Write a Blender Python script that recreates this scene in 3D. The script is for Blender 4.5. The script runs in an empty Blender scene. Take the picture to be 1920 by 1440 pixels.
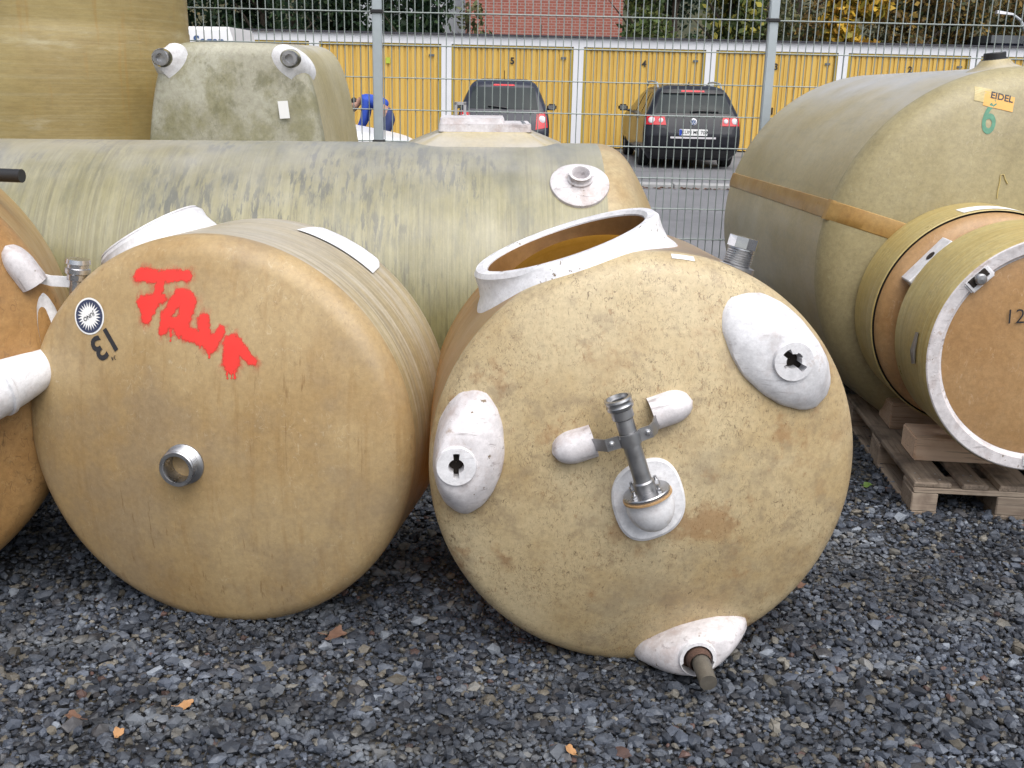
import bpy, bmesh, math, random
import numpy as np
from mathutils import Matrix, Vector

random.seed(7); np.random.seed(7)
PI = math.pi
rad = math.radians
scene = bpy.context.scene
COL = scene.collection

# ------------------------------------------------------------------ camera
CAM_H = 1.65
cam = bpy.data.cameras.new('camera')
cam.sensor_width = 36.0
cam.lens = 1950.0 / 1920.0 * 36.0
cam.clip_end = 500
camo = bpy.data.objects.new('camera', cam)
COL.objects.link(camo)
camo.matrix_world = Matrix.Translation((0, 0, CAM_H)) @ Matrix.Rotation(rad(90 - 16.5), 4, 'X') @ Matrix.Rotation(rad(1.3), 4, 'Z')
scene.camera = camo

# ------------------------------------------------------------------ world and sun (overcast)
world = bpy.data.worlds.new('World')
scene.world = world
world.use_nodes = True
wt = world.node_tree
SUN_EL, SUN_AZ = 60, -25          # azimuth measured from +Y towards +X, sun stands behind-left of the camera
sky = wt.nodes.new('ShaderNodeTexSky')
sky.sky_type = 'NISHITA'
sky.sun_disc = False
sky.sun_elevation = rad(SUN_EL)
sky.sun_rotation = rad(SUN_AZ + 180)
sky.air_density = 1.0
sky.dust_density = 4.0
hs = wt.nodes.new('ShaderNodeHueSaturation')
hs.inputs['Saturation'].default_value = 0.55
wt.links.new(sky.outputs[0], hs.inputs['Color'])
bg = wt.nodes['Background']
bg.inputs['Strength'].default_value = 0.08
wt.links.new(hs.outputs[0], bg.inputs['Color'])
sl = bpy.data.lights.new('sun', 'SUN')
sl.energy = 1.5
sl.angle = rad(75)
sl.color = (1.0, 0.99, 0.975)
so = bpy.data.objects.new('sun', sl)
COL.objects.link(so)
d = Vector((math.sin(rad(SUN_AZ + 180)) * math.cos(rad(SUN_EL)), math.cos(rad(SUN_AZ + 180)) * math.cos(rad(SUN_EL)), math.sin(rad(SUN_EL))))
so.rotation_euler = d.to_track_quat('Z', 'Y').to_euler()
so.location = (-4, -6, 12)

scene.cycles.adaptive_threshold = .02
scene.cycles.max_bounces = 5
scene.cycles.diffuse_bounces = 3
scene.cycles.glossy_bounces = 2
scene.cycles.transmission_bounces = 2
scene.view_settings.view_transform = 'Standard'
scene.view_settings.look = 'None'
scene.view_settings.gamma = 1
scene.view_settings.use_curve_mapping = False
scene.view_settings.exposure = 1.06

# ------------------------------------------------------------------ node helpers
class G:
    """small wrapper for building one procedural material"""
    def __init__(s, name, rough=0.5, metal=0.0, spec=0.5):
        s.m = bpy.data.materials.new(name)
        s.m.use_nodes = True
        s.t = s.m.node_tree
        s.b = s.t.nodes['Principled BSDF']
        s.b.inputs['Roughness'].default_value = rough
        s.b.inputs['Metallic'].default_value = metal
        s.b.inputs['Specular IOR Level'].default_value = spec
        s.out = s.t.nodes['Material Output']
    def n(s, k): return s.t.nodes.new('ShaderNode' + k)
    def put(s, sock, v):
        if v is None: return
        if hasattr(v, 'is_output'): s.t.links.new(v, sock)
        elif isinstance(v, tuple) and len(v) == 3 and sock.type == 'RGBA': sock.default_value = (*v, 1)
        else: sock.default_value = v
    def obj(s): return s.n('TexCoord').outputs['Object']
    def map(s, vec, scale=(1, 1, 1), loc=(0, 0, 0), rot=(0, 0, 0)):
        m = s.n('Mapping'); s.put(m.inputs['Vector'], vec)
        m.inputs['Scale'].default_value = scale; m.inputs['Location'].default_value = loc; m.inputs['Rotation'].default_value = rot
        return m.outputs[0]
    def noise(s, vec, scale=5., detail=4., rough=.55, dist=0.):
        m = s.n('TexNoise'); s.put(m.inputs['Vector'], vec)
        m.inputs['Scale'].default_value = scale; m.inputs['Detail'].default_value = detail
        m.inputs['Roughness'].default_value = rough; m.inputs['Distortion'].default_value = dist
        return m.outputs['Fac']
    def math(s, op, a, b=None, c=None, clamp=False):
        m = s.n('Math'); m.operation = op; m.use_clamp = clamp
        s.put(m.inputs[0], a); s.put(m.inputs[1], b)
        if c is not None: s.put(m.inputs[2], c)
        return m.outputs[0]
    def vmath(s, op, a, b=None):
        m = s.n('VectorMath'); m.operation = op
        s.put(m.inputs[0], a); s.put(m.inputs[1], b)
        return m.outputs[0]
    def step(s, v, lo, hi, to0=0., to1=1.):
        m = s.n('MapRange'); m.interpolation_type = 'SMOOTHSTEP'
        s.put(m.inputs[0], v)
        m.inputs[1].default_value = lo; m.inputs[2].default_value = hi
        m.inputs[3].default_value = to0; m.inputs[4].default_value = to1
        return m.outputs[0]
    def mix(s, f, a, b, mode='MIX'):
        m = s.n('Mix'); m.data_type = 'RGBA'; m.blend_type = mode
        s.put(m.inputs[0], f); s.put(m.inputs[6], a); s.put(m.inputs[7], b)
        return m.outputs[2]
    def sep(s, vec):
        m = s.n('SeparateXYZ'); s.put(m.inputs[0], vec); return m.outputs
    def comb(s, x, y, z):
        m = s.n('CombineXYZ')
        for i, v in enumerate((x, y, z)): s.put(m.inputs[i], v)
        return m.outputs[0]
    def fibres(s, vec2, scale, width, seed):
        """fine curved hairs: thin contour lines of a stretched noise, broken into short lengths"""
        v = s.map(vec2, (1.7, .75, 1.), (seed * 3.17, seed * 1.73, 0), (0, 0, seed * .83))
        n1 = s.noise(v, scale, 1., .5, .5)
        ln = s.step(s.math('ABSOLUTE', s.math('SUBTRACT', n1, .5)), width * 4, width * 20, 1, 0)
        return s.math('MULTIPLY', ln, s.step(s.noise(s.map(vec2, loc=(seed, 5, 0)), scale * .9, 1., .5), .47, .58))
    def color(s, c): s.put(s.b.inputs['Base Color'], c)
    def bump(s, h, strength=.3, dist=.01):
        b = s.n('Bump'); b.inputs['Strength'].default_value = strength; b.inputs['Distance'].default_value = dist
        s.put(b.inputs['Height'], h)
        s.put(s.b.inputs['Normal'], b.outputs[0])
    def translucent(s, col, f):
        t = s.n('BsdfTranslucent'); s.put(t.inputs['Color'], col)
        m = s.n('MixShader'); m.inputs[0].default_value = f
        s.t.links.new(s.b.outputs[0], m.inputs[1]); s.t.links.new(t.outputs[0], m.inputs[2])
        s.t.links.new(m.outputs[0], s.out.inputs['Surface'])

M = {}
def plain(name, col, rough=.5, metal=0., var=.12, scale=9., spec=.5, bump=0.):
    g = G(name, rough, metal, spec)
    o = g.obj()
    f = g.noise(o, scale, 5)
    a = tuple(c * (1 - var) for c in col); b = tuple(min(1, c * (1 + var)) for c in col)
    g.color(g.mix(f, a, b))
    if bump: g.bump(g.noise(o, scale * 6, 3), bump, .004)
    M[name] = g.m
    return g.m

def fiberglass(name, c1, c2, low=2.2, streak=None, fib=None, stains=(), rough=.42, transl=0., tcol=None, grime=None, spec=.45, seed=0., bump=.12, coat=.15, sky_sheen_dust=0., speck=.18, speck_scale=(48, 48, 48)):
    """glass-fibre laminate: tone drift, winding streaks, visible fibres, stains with their own shape"""
    g = G(name, rough, 0, spec)
    o = g.map(g.obj(), loc=(seed * 1.3, seed * .7, seed * 2.1))
    col = g.mix(g.step(g.noise(o, low, 5, .6), .3, .7), c1, c2)
    h = g.noise(o, 130, 2)
    if streak:
        for (sc, c, k, lo, hi) in streak:
            f = g.noise(g.map(o, sc), 1., 4, .65)
            col = g.mix(g.math('MULTIPLY', g.step(f, lo, hi), k), col, c)
    if fib:
        for (sc, wd, c, k, sd) in fib:
            f = g.fibres(o, sc, wd, sd)
            patch = g.step(g.noise(g.map(o, loc=(sd, sd, 0)), 4.5, 5), .40, .60, .18, 1)
            col = g.mix(g.math('MULTIPLY', g.math('MULTIPLY', f, patch), k), col, c)
    for i, st in enumerate(stains):
        sc, lo, hi, c, k = st[:5]
        f = g.step(g.noise(g.map(o, sc, loc=(i * 4.1 + 2, i * 2.3, i)), 1., 6, .68), lo, hi)
        if len(st) > 5:
            f = g.math('MULTIPLY', f, g.step(g.noise(g.map(o, st[5], loc=(i, 3.3, i * 1.7)), 1., 3), .46, .6))
        col = g.mix(g.math('MULTIPLY', f, k), col, c)
    if speck:
        f = g.step(g.noise(g.map(o, speck_scale), 1., 7, .8), .3, .7, 1 - speck, 1 + speck * .55)
        col = g.mix(1., col, g.comb(f, f, f), 'MULTIPLY')
    if sky_sheen_dust:  # greys upward faces: sky reflection painted into the colour, together with weathering
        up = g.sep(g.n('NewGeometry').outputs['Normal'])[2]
        f = g.math('MULTIPLY', g.step(g.math('ADD', up, g.math('MULTIPLY', g.noise(o, 3.5, 5), .5)), .9, 1.35), sky_sheen_dust)
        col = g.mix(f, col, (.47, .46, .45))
    g.color(col)
    g.b.inputs['Coat Weight'].default_value = coat; g.b.inputs['Coat Roughness'].default_value = .35
    r = g.step(g.noise(o, 6, 4), .3, .7, rough - .08, rough + .12)
    g.put(g.b.inputs['Roughness'], r)
    g.bump(h, bump, .003)
    if transl: g.translucent(tcol or c2, transl)
    M[name] = g.m
    return g.m

OCH, TAN = (.40, .255, .10), (.50, .37, .19)
fiberglass('head_a', (.375, .245, .105), (.47, .345, .18), 2.0,
           streak=[((34, 1.3, 34), (.29, .165, .055), .34, .5, .7)],
           fib=[(34, .0009, (.62, .52, .36), .45, 1.), (40, .0008, (.20, .13, .06), .4, 3.)],
           stains=[((2.4, 2.4, 2.4), .48, .68, (.30, .225, .14), .6), ((9, 7, 9), .64, .74, (.19, .125, .07), .45), ((46, 2.2, 46), .6, .68, (.19, .10, .035), .55, (2, 2, 2))], speck=.15, speck_scale=(60, 60, 60), transl=.06)
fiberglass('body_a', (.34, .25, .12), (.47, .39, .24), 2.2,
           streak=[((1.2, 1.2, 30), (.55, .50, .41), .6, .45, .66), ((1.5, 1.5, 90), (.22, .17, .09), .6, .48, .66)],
           stains=[((2, 2, 14), .55, .7, (.22, .17, .10), .55)], rough=.4, transl=.05, seed=2, sky_sheen_dust=.35)
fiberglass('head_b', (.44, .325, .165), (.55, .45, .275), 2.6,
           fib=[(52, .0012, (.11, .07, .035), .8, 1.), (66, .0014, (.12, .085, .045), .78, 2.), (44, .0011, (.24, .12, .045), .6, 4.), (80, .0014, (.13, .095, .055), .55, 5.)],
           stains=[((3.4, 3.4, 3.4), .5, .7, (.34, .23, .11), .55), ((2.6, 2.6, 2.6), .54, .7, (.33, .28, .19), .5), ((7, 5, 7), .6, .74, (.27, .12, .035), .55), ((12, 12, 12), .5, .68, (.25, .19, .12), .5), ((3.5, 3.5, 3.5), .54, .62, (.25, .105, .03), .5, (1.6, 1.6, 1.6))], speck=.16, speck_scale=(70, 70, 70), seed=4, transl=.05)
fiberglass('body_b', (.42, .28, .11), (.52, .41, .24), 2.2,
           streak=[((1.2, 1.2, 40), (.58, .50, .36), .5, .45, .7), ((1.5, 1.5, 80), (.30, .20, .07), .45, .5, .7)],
           stains=[((2, 2, 10), .55, .7, (.25, .19, .11), .5)], rough=.42, transl=.42, tcol=(.85, .42, .06), seed=6, sky_sheen_dust=.55)
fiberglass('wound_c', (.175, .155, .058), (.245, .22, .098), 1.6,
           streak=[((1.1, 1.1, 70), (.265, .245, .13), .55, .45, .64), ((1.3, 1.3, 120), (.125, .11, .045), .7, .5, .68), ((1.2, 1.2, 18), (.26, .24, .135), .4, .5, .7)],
           stains=[((2.2, 2.2, 7), .5, .68, (.085, .088, .055), .55), ((7, 7, 42), .48, .58, (.03, .035, .03), .75, (1.5, 1.5, 1.9)), ((1.3, 1.3, 2.2), .5, .7, (.14, .135, .08), .4)], rough=.4, spec=.7, seed=1, coat=.5, sky_sheen_dust=.45, speck=.2, speck_scale=(14, 14, 60))
fiberglass('cap_c', (.36, .25, .12), (.45, .37, .22), 3.,
           fib=[(30, .0012, (.24, .17, .09), .4, 1.)], stains=[((4, 4, 4), .55, .7, (.22, .17, .11), .5), ((14, 14, 14), .66, .75, (.11, .09, .06), .5)], seed=3)
fiberglass('head_d', (.33, .315, .24), (.42, .41, .325), 3.2,
           fib=[(26, .002, (.17, .16, .08), .4, 1.), (34, .0016, (.2, .18, .1), .4, 2.)],
           stains=[((3.2, 2.4, 3.2), .47, .63, (.21, .195, .095), .75), ((9, 6, 9), .55, .68, (.13, .125, .06), .6), ((22, 14, 22), .62, .72, (.1, .1, .05), .5)], rough=.55, seed=5)
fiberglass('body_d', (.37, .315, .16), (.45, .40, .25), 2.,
           streak=[((1.2, 1.2, 36), (.52, .47, .33), .5, .5, .7), ((1.5, 1.5, 60), (.27, .22, .10), .45, .5, .7)], rough=.42, seed=7, sky_sheen_dust=.5)
fiberglass('wound_e', (.27, .20, .075), (.36, .285, .125), 1.4,
           streak=[((1., 1., 80), (.39, .335, .19), .35, .45, .68), ((.8, .8, 26), (.24, .165, .06), .3, .5, .7), ((16, 16, 1.1), (.33, .19, .05), .4, .55, .7)],
           stains=[((1., 1., 5), .56, .7, (.5, .47, .34), .5), ((2, 2, 9), .6, .74, (.22, .14, .05), .4)], rough=.36, seed=8, speck=.15, speck_scale=(14, 14, 60))
fiberglass('head_f', (.30, .25, .125), (.38, .325, .18), 2.,
           fib=[(44, .0016, (.45, .41, .27), .35, 1.), (38, .0016, (.19, .16, .08), .35, 2.)],
           stains=[((5, 1.5, 5), .52, .7, (.22, .18, .085), .55), ((2, 2, 2), .55, .72, (.36, .315, .19), .45), ((26, 26, 26), .6, .7, (.2, .165, .08), .3)], rough=.45, seed=9)
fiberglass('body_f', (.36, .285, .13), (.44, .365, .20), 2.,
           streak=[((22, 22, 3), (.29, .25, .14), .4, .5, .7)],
           stains=[((2, 2, 2), .5, .7, (.40, .36, .235), .4), ((6, 6, 3), .6, .74, (.25, .21, .12), .4)], rough=.4, seed=10, coat=.5, sky_sheen_dust=.95)
fiberglass('seam_f', (.33, .18, .045), (.40, .25, .085), 4.,
           streak=[((24, 6, 24), (.26, .13, .03), .4, .5, .7)], rough=.35, seed=11)
fiberglass('head_h', (.33, .17, .055), (.44, .265, .105), 2.2,
           fib=[(28, .0014, (.13, .07, .03), .6, 1.), (36, .0014, (.5, .34, .16), .4, 2.), (24, .0014, (.15, .09, .04), .5, 3.)],
           stains=[((3, 3, 3), .55, .72, (.13, .08, .04), .65), ((10, 7, 10), .6, .72, (.14, .09, .05), .5)], seed=12, transl=.05)
fiberglass('body_h', (.30, .16, .05), (.4, .26, .1), 2., streak=[((1.2, 1.2, 40), (.5, .38, .2), .4, .5, .7)], seed=13)
fiberglass('drum_band', (.40, .29, .09), (.50, .41, .17), 2.5,
           streak=[((1.2, 1.2, 110), (.56, .49, .27), .5, .45, .68), ((1.2, 1.2, 60), (.31, .21, .05), .45, .5, .7)], rough=.35, seed=14)
fiberglass('drum_head', (.37, .21, .085), (.44, .275, .13), 2.4,
           fib=[(26, .001, (.56, .41, .26), .4, 1.)], stains=[((3, 3, 3), .52, .7, (.43, .28, .15), .5), ((8, 8, 8), .6, .72, (.29, .15, .06), .4)], rough=.4, seed=15)

def gelcoat(name, chips=.70, base=(.76, .755, .775), dirt=.6):
    g = G(name, .42, 0, .45)
    o = g.obj()
    col = g.mix(g.step(g.noise(o, 7, 5), .35, .7), base, tuple(c * .86 for c in base))
    f = g.step(g.noise(g.map(o, (30, 30, 30)), 1., 7, .8), .3, .7, .78, 1.08)
    col = g.mix(1., col, g.comb(f, f, f), 'MULTIPLY')
    col = g.mix(g.math('MULTIPLY', g.step(g.noise(g.map(o, (7, 5, 7)), 1., 7, .72), .48, .68), dirt), col, (.44, .37, .35))
    col = g.mix(g.math('MULTIPLY', g.step(g.noise(g.map(o, (10, 70, 30), rot=(0, 0, .35)), 1., 4, .7), .58, .7), dirt * .7), col, (.25, .22, .22))
    col = g.mix(g.math('MULTIPLY', g.step(g.noise(g.map(o, loc=(7, 3, 1)), 16, 6, .7), .58, .72), dirt * .8), col, (.33, .24, .18))
    ch = g.math('MULTIPLY', g.step(g.noise(o, 48, 5, .65), chips, chips + .02), g.step(g.noise(g.map(o, loc=(3, 1, 2)), 6, 2), .46, .56))
    col = g.mix(ch, col, (.16, .115, .07))
    g.color(col)
    g.put(g.b.inputs['Roughness'], g.step(g.noise(o, 20, 3), .3, .7, .32, .6))
    g.bump(g.math('SUBTRACT', g.noise(o, 45, 4, .65), ch), .3, .004)
    M[name] = g.m
gelcoat('white_gelcoat', .70, dirt=.55)
gelcoat('chipped_gelcoat', .615, dirt=.2)
gelcoat('dirty_gelcoat', .64, (.68, .65, .66), .95)
gelcoat('clean_gelcoat', .74, (.78, .78, .80), .28)

def steel(name, col=(.52, .52, .53), r=.3):
    g = G(name, r, 1.)
    o = g.obj()
    g.color(g.mix(g.noise(g.map(o, (8, 8, 60)), 1., 4), tuple(c * .7 for c in col), col))
    g.put(g.b.inputs['Roughness'], g.step(g.noise(o, 25, 4), .3, .7, r - .06, r + .15))
    M[name] = g.m
steel('steel')
steel('dull_steel', (.46, .46, .47), .38)
steel('chrome', (.85, .85, .87), .12)
steel('bright_steel', (.72, .72, .74), .2)
plain('rust', (.085, .045, .03), .8, 0, .5, 60, bump=.6)
plain('rusty_pipe', (.16, .145, .12), .55, .5, .4, 40, bump=.3)
plain('black_plastic', (.018, .018, .02), .45)
plain('dark_hole', (.02, .014, .01), .9)
plain('black_paint', (.022, .022, .026), .5, var=.3, scale=40)
plain('paper', (.78, .78, .77), .7, var=.05)
plain('fence_coat', (.40, .45, .48), .42, .2, var=.15, scale=20)
plain('fence_wire', (.27, .31, .30), .5, .1, var=.2, scale=14)
plain('red_plastic', (.50, .022, .03), .15)
plain('clear_lens', (.62, .60, .62), .12, var=.05)
plain('blue_cloth', (.022, .065, .38), .8, var=.3, scale=14)
plain('dark_cloth', (.03, .035, .06), .85, var=.3, scale=14)
plain('jeans', (.03, .045, .14), .85, var=.3, scale=14)
plain('skin', (.36, .20, .14), .55)
plain('hair', (.02, .014, .01), .6, var=.3, scale=60)
plain('white_paint', (.72, .73, .76), .5, var=.06, scale=3)
plain('car_white', (.74, .74, .75), .25, var=.02)
plain('lettering_blue', (.04, .09, .22), .5)
plain('lamp_grey', (.40, .43, .45), .45, .3)
plain('pale_wall', (.50, .53, .56), .8, var=.1, scale=2)
plain('dark_blue_wall', (.035, .045, .09), .6, var=.2, scale=2)
plain('green_paint', (.10, .25, .165), .7, var=.35, scale=50)
plain('orange_sticker', (.68, .36, .075), .45, var=.12, scale=30)
plain('number_blue', (.02, .06, .4), .5)
plain('bark', (.055, .042, .03), .9, var=.4, scale=12, bump=.6)
plain('felt_roof', (.045, .045, .055), .8, var=.3, scale=4)
plain('concrete', (.30, .30, .30), .85, var=.2, scale=6, bump=.2)
plain('shutter_grey', (.10, .11, .12), .6)

def carpaint(name, col):
    g = G(name, .35, 0., .25)
    g.color(g.mix(g.noise(g.obj(), 3, 4), col, tuple(c * 1.25 for c in col)))
    g.b.inputs['Coat Weight'].default_value = .45
    g.b.inputs['Coat Roughness'].default_value = .04
    M[name] = g.m
carpaint('paint_black', (.006, .0065, .011))
carpaint('paint_grey', (.018, .02, .032))
g = G('car_glass', .08, 0, .12)
g.color(g.mix(g.noise(g.obj(), 2.2, 3), (.012, .016, .02), (.035, .045, .045)))
M['car_glass'] = g.m
g = G('mirror', .05, 1.); g.color((.7, .72, .75)); M['mirror'] = g.m
plain('tyre', (.014, .014, .015), .85)

# garage doors: painted steel sheet
g = G('door_yellow', .45, 0, .4)
o = g.obj()
c = g.mix(g.noise(o, 1.2, 4), (.60, .39, .085), (.68, .455, .115))
c = g.mix(g.math('MULTIPLY', g.step(g.noise(g.map(o, (14, 14, .6)), 1., 5), .55, .75), .5), c, (.40, .225, .04))
g.color(c); M['door_yellow'] = g.m
plain('frame_olive', (.42, .30, .035), .5, var=.1)

# brick far away
g = G('brick_far', .85)
bt = g.n('TexBrick')
g.put(bt.inputs['Vector'], g.map(g.obj(), (1, 1, 1), rot=(rad(90), 0, 0)))
bt.inputs['Color1'].default_value = (.30, .085, .06, 1); bt.inputs['Color2'].default_value = (.36, .12, .085, 1)
bt.inputs['Mortar'].default_value = (.40, .28, .25, 1); bt.inputs['Scale'].default_value = 1.0
bt.inputs['Brick Width'].default_value = .25; bt.inputs['Row Height'].default_value = .083; bt.inputs['Mortar Size'].default_value = .01
g.color(bt.outputs[0]); M['brick_far'] = g.m

# asphalt
g = G('asphalt', .8)
o = g.obj()
c = g.mix(g.step(g.noise(o, .8, 6, .6), .3, .7), (.115, .115, .125), (.17, .17, .18))
c = g.mix(g.math('MULTIPLY', g.noise(o, 90, 2), .5), c, (.22, .22, .225))
c = g.mix(g.math('MULTIPLY', g.step(g.noise(g.map(o, loc=(5, 2, 0)), .5, 5), .55, .7), .6), c, (.075, .075, .085))
g.color(c); g.bump(g.noise(o, 120, 2), .4, .004); M['asphalt'] = g.m
# gravel bed under the loose stones
g = G('gravel_bed', .85)
o = g.obj()
vo = g.n('TexVoronoi'); vo.inputs['Scale'].default_value = 55; g.put(vo.inputs['Vector'], o)
gs = g.sep(vo.outputs['Color'])
c = g.mix(gs[0], (.02, .021, .024), (.08, .084, .092))
c = g.mix(g.step(gs[1], .85, .95), c, (.10, .085, .06))
g.color(c)
g.bump(vo.outputs['Distance'], 1., .01); g.b.inputs['Roughness'].default_value = .75
M['gravel_bed'] = g.m
# loose stones, colour per stone
g = G('gravel_stone', .62, 0, .4)
at = g.n('Attribute'); at.attribute_name = 'tint'
o = g.obj()
nn = g.noise(o, 70, 4, .65)
c = g.mix(.9, at.outputs['Color'], g.mix(nn, (.45, .45, .45), (1.25, 1.25, 1.25)), 'MULTIPLY')
dust = g.math('MULTIPLY', g.step(g.noise(g.map(o, (1.5, 3.2, 1)), 1.3, 4, .6), .54, .68), .5)
c = g.mix(dust, c, (.23, .25, .275))
damp = g.step(g.noise(g.map(o, (1, 1.8, 1), loc=(2.7, 1.1, 0)), 1.6, 4, .6),   .40, .60, .6, 1.12)
c = g.mix(1., c, g.comb(damp, damp, damp), 'MULTIPLY')
g.color(c)
g.put(g.b.inputs['Roughness'], g.step(g.noise(o, 40, 2), .35, .7, .42, .8))
g.bump(nn, .5, .004)
M['gravel_stone'] = g.m
# wood
def wood(name, a, b, dark, axis=1):
    g = G(name, .75, 0, .3)
    o = g.obj()
    oi = g.n('ObjectInfo')
    o = g.vmath('ADD', o, g.vmath('SCALE', g.comb(oi.outputs['Random'], oi.outputs['Random'], oi.outputs['Random'])))
    o.node.inputs[1].links[0].from_node.inputs['Scale'].default_value = 17.
    sc = [46, 46, 46]; sc[axis] = 2.2
    gr = g.noise(g.map(o, tuple(sc)), 1., 4, .6, .6)
    c = g.mix(g.step(gr, .3, .7), a, b)
    c = g.mix(g.math('MULTIPLY', g.step(g.noise(o, 7, 5), .48, .68), .75), c, dark)
    sc2 = [130, 130, 130]; sc2[axis] = 5
    c = g.mix(g.math('MULTIPLY', g.step(g.noise(g.map(o, tuple(sc2)), 1., 2), .58, .68), .5), c, tuple(x * .45 for x in dark))
    vr = g.math('ADD', .72, g.math('MULTIPLY', oi.outputs['Random'], .5))
    c = g.mix(1., c, g.comb(vr, vr, vr), 'MULTIPLY')
    g.color(c); g.bump(gr, .35, .004)
    M[name] = g.m
wood('pallet_wood', (.20, .155, .115), (.30, .24, .185), (.085, .065, .052), 1)
wood('pallet_wood_x', (.27, .21, .16), (.38, .31, .24), (.15, .11, .085), 0)
wood('fresh_wood', (.58, .42, .30), (.66, .50, .37), (.44, .28, .18), 0)
# foliage with colour per leaf
g = G('foliage', .6, 0, .3)
at = g.n('Attribute'); at.attribute_name = 'tint'
g.color(at.outputs['Color'])
g.translucent(at.outputs['Color'], .3)
M['foliage'] = g.m
# spray paint with soft edge (alpha stored per vertex)
g = G('red_spray', .5)
at = g.n('Attribute'); at.attribute_name = 'cover'
thin = g.step(g.noise(g.map(g.obj(), (30, 12, 30)), 1., 5, .7), .3, .6, -.42, .05)
f = g.math('ADD', g.math('ADD', at.outputs['Fac'], thin), g.math('MULTIPLY', g.math('SUBTRACT', g.noise(g.obj(), 420, 2), .5), .22))
f = g.step(f, .08, .72)
g.color(g.mix(g.noise(g.obj(), 14, 4), (.70, .028, .022), (.80, .05, .035)))
tr = g.n('BsdfTransparent'); mx = g.n('MixShader')
g.put(mx.inputs[0], f); g.t.links.new(tr.outputs[0], mx.inputs[1]); g.t.links.new(g.b.outputs[0], mx.inputs[2])
g.t.links.new(mx.outputs[0], g.out.inputs['Surface'])
M['red_spray'] = g.m
# terrain far behind
g = G('hill', .9)
o = g.obj()
c = g.mix(g.step(g.noise(o, .35, 8, .7), .35, .65), (.018, .026, .012), (.06, .055, .022))
c = g.mix(g.step(g.noise(g.map(o, loc=(4, 4, 4)), 1.1, 6, .7), .56, .68), c, (.13, .08, .02))
g.color(c); M['hill'] = g.m

# ------------------------------------------------------------------ mesh helpers
class MB:
    def __init__(s): s.v = []; s.f = []
    def add(s, vs, fs, T=None):
        o = len(s.v)
        if T is not None: vs = [T @ Vector(p) for p in vs]
        s.v += [tuple(p) for p in vs]
        s.f += [tuple(i + o for i in q) for q in fs]
        return s
    def box(s, c, d, T=None):
        x, y, z = c; a, b, e = d[0] / 2, d[1] / 2, d[2] / 2
        vs = [(x + i * a, y + j * b, z + k * e) for k in (-1, 1) for j in (-1, 1) for i in (-1, 1)]
        return s.add(vs, [(0, 2, 3, 1), (4, 5, 7, 6), (0, 1, 5, 4), (2, 6, 7, 3), (0, 4, 6, 2), (1, 3, 7, 5)], T)
    def rings(s, rings, close=True, caps=(False, False), T=None):
        n = len(rings[0]); vs = [p for r in rings for p in r]; fs = []
        for i in range(len(rings) - 1):
            for j in range(n if close else n - 1):
                k = (j + 1) % n
                fs.append((i * n + j, i * n + k, (i + 1) * n + k, (i + 1) * n + j))
        if caps[0]: fs.append(tuple(range(n - 1, -1, -1)))
        if caps[1]: fs.append(tuple(range((len(rings) - 1) * n, len(rings) * n)))
        return s.add(vs, fs, T)
    def lathe(s, prof, seg=48, T=None, caps=(False, False)):
        """profile (r, z) listed so that the outside is on the right of the travel from low z to high z"""
        rr = [[(r * math.cos(2 * PI * j / seg), r * math.sin(2 * PI * j / seg), z) for j in range(seg)] for r, z in prof]
        return s.rings(rr, True, caps, T)
    def tube(s, pts, r, seg=10, caps=True, T=None):
        pts = [Vector(p) for p in pts]; rr = []
        rad_ = r if isinstance(r, (list, tuple)) else [r] * len(pts)
        up = None
        for i, p in enumerate(pts):
            t = (pts[min(i + 1, len(pts) - 1)] - pts[max(i - 1, 0)]).normalized()
            if up is None:
                up = Vector((0, 0, 1)) if abs(t.z) < .9 else Vector((1, 0, 0))
            a = t.cross(up).normalized(); b = a.cross(t).normalized(); up = b
            rr.append([p + a * (rad_[i] * math.cos(2 * PI * j / seg)) + b * (rad_[i] * math.sin(2 * PI * j / seg)) for j in range(seg)])
        return s.rings(rr, True, (caps, caps), T)
    def strip(s, pts, wvec, thick, T=None):
        """flat bar along a polyline, width along wvec"""
        pts = [Vector(p) for p in pts]; w = Vector(wvec); rr = []
        for i, p in enumerate(pts):
            t = (pts[min(i + 1, len(pts) - 1)] - pts[max(i - 1, 0)]).normalized()
            nn = t.cross(w).normalized() * (thick / 2)
            rr.append([p - w / 2 - nn, p + w / 2 - nn, p + w / 2 + nn, p - w / 2 + nn])
        return s.rings(rr, True, (True, True), T)
    def prism(s, poly, z0, z1, T=None):
        n = len(poly)
        vs = [(x, y, z0) for x, y in poly] + [(x, y, z1) for x, y in poly]
        fs = [tuple(range(n - 1, -1, -1)), tuple(range(n, 2 * n))] + [(i, (i + 1) % n, n + (i + 1) % n, n + i) for i in range(n)]
        return s.add(vs, fs, T)
    def mesh(s, name, smooth=35, fix=True):
        me = bpy.data.meshes.new(name)
        me.from_pydata(s.v, [], s.f)
        if fix:
            b = bmesh.new(); b.from_mesh(me)
            bmesh.ops.recalc_face_normals(b, faces=b.faces)
            b.to_mesh(me); b.free()
        if smooth:
            me.shade_smooth(); me.set_sharp_from_angle(angle=rad(smooth))
        return me

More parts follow.
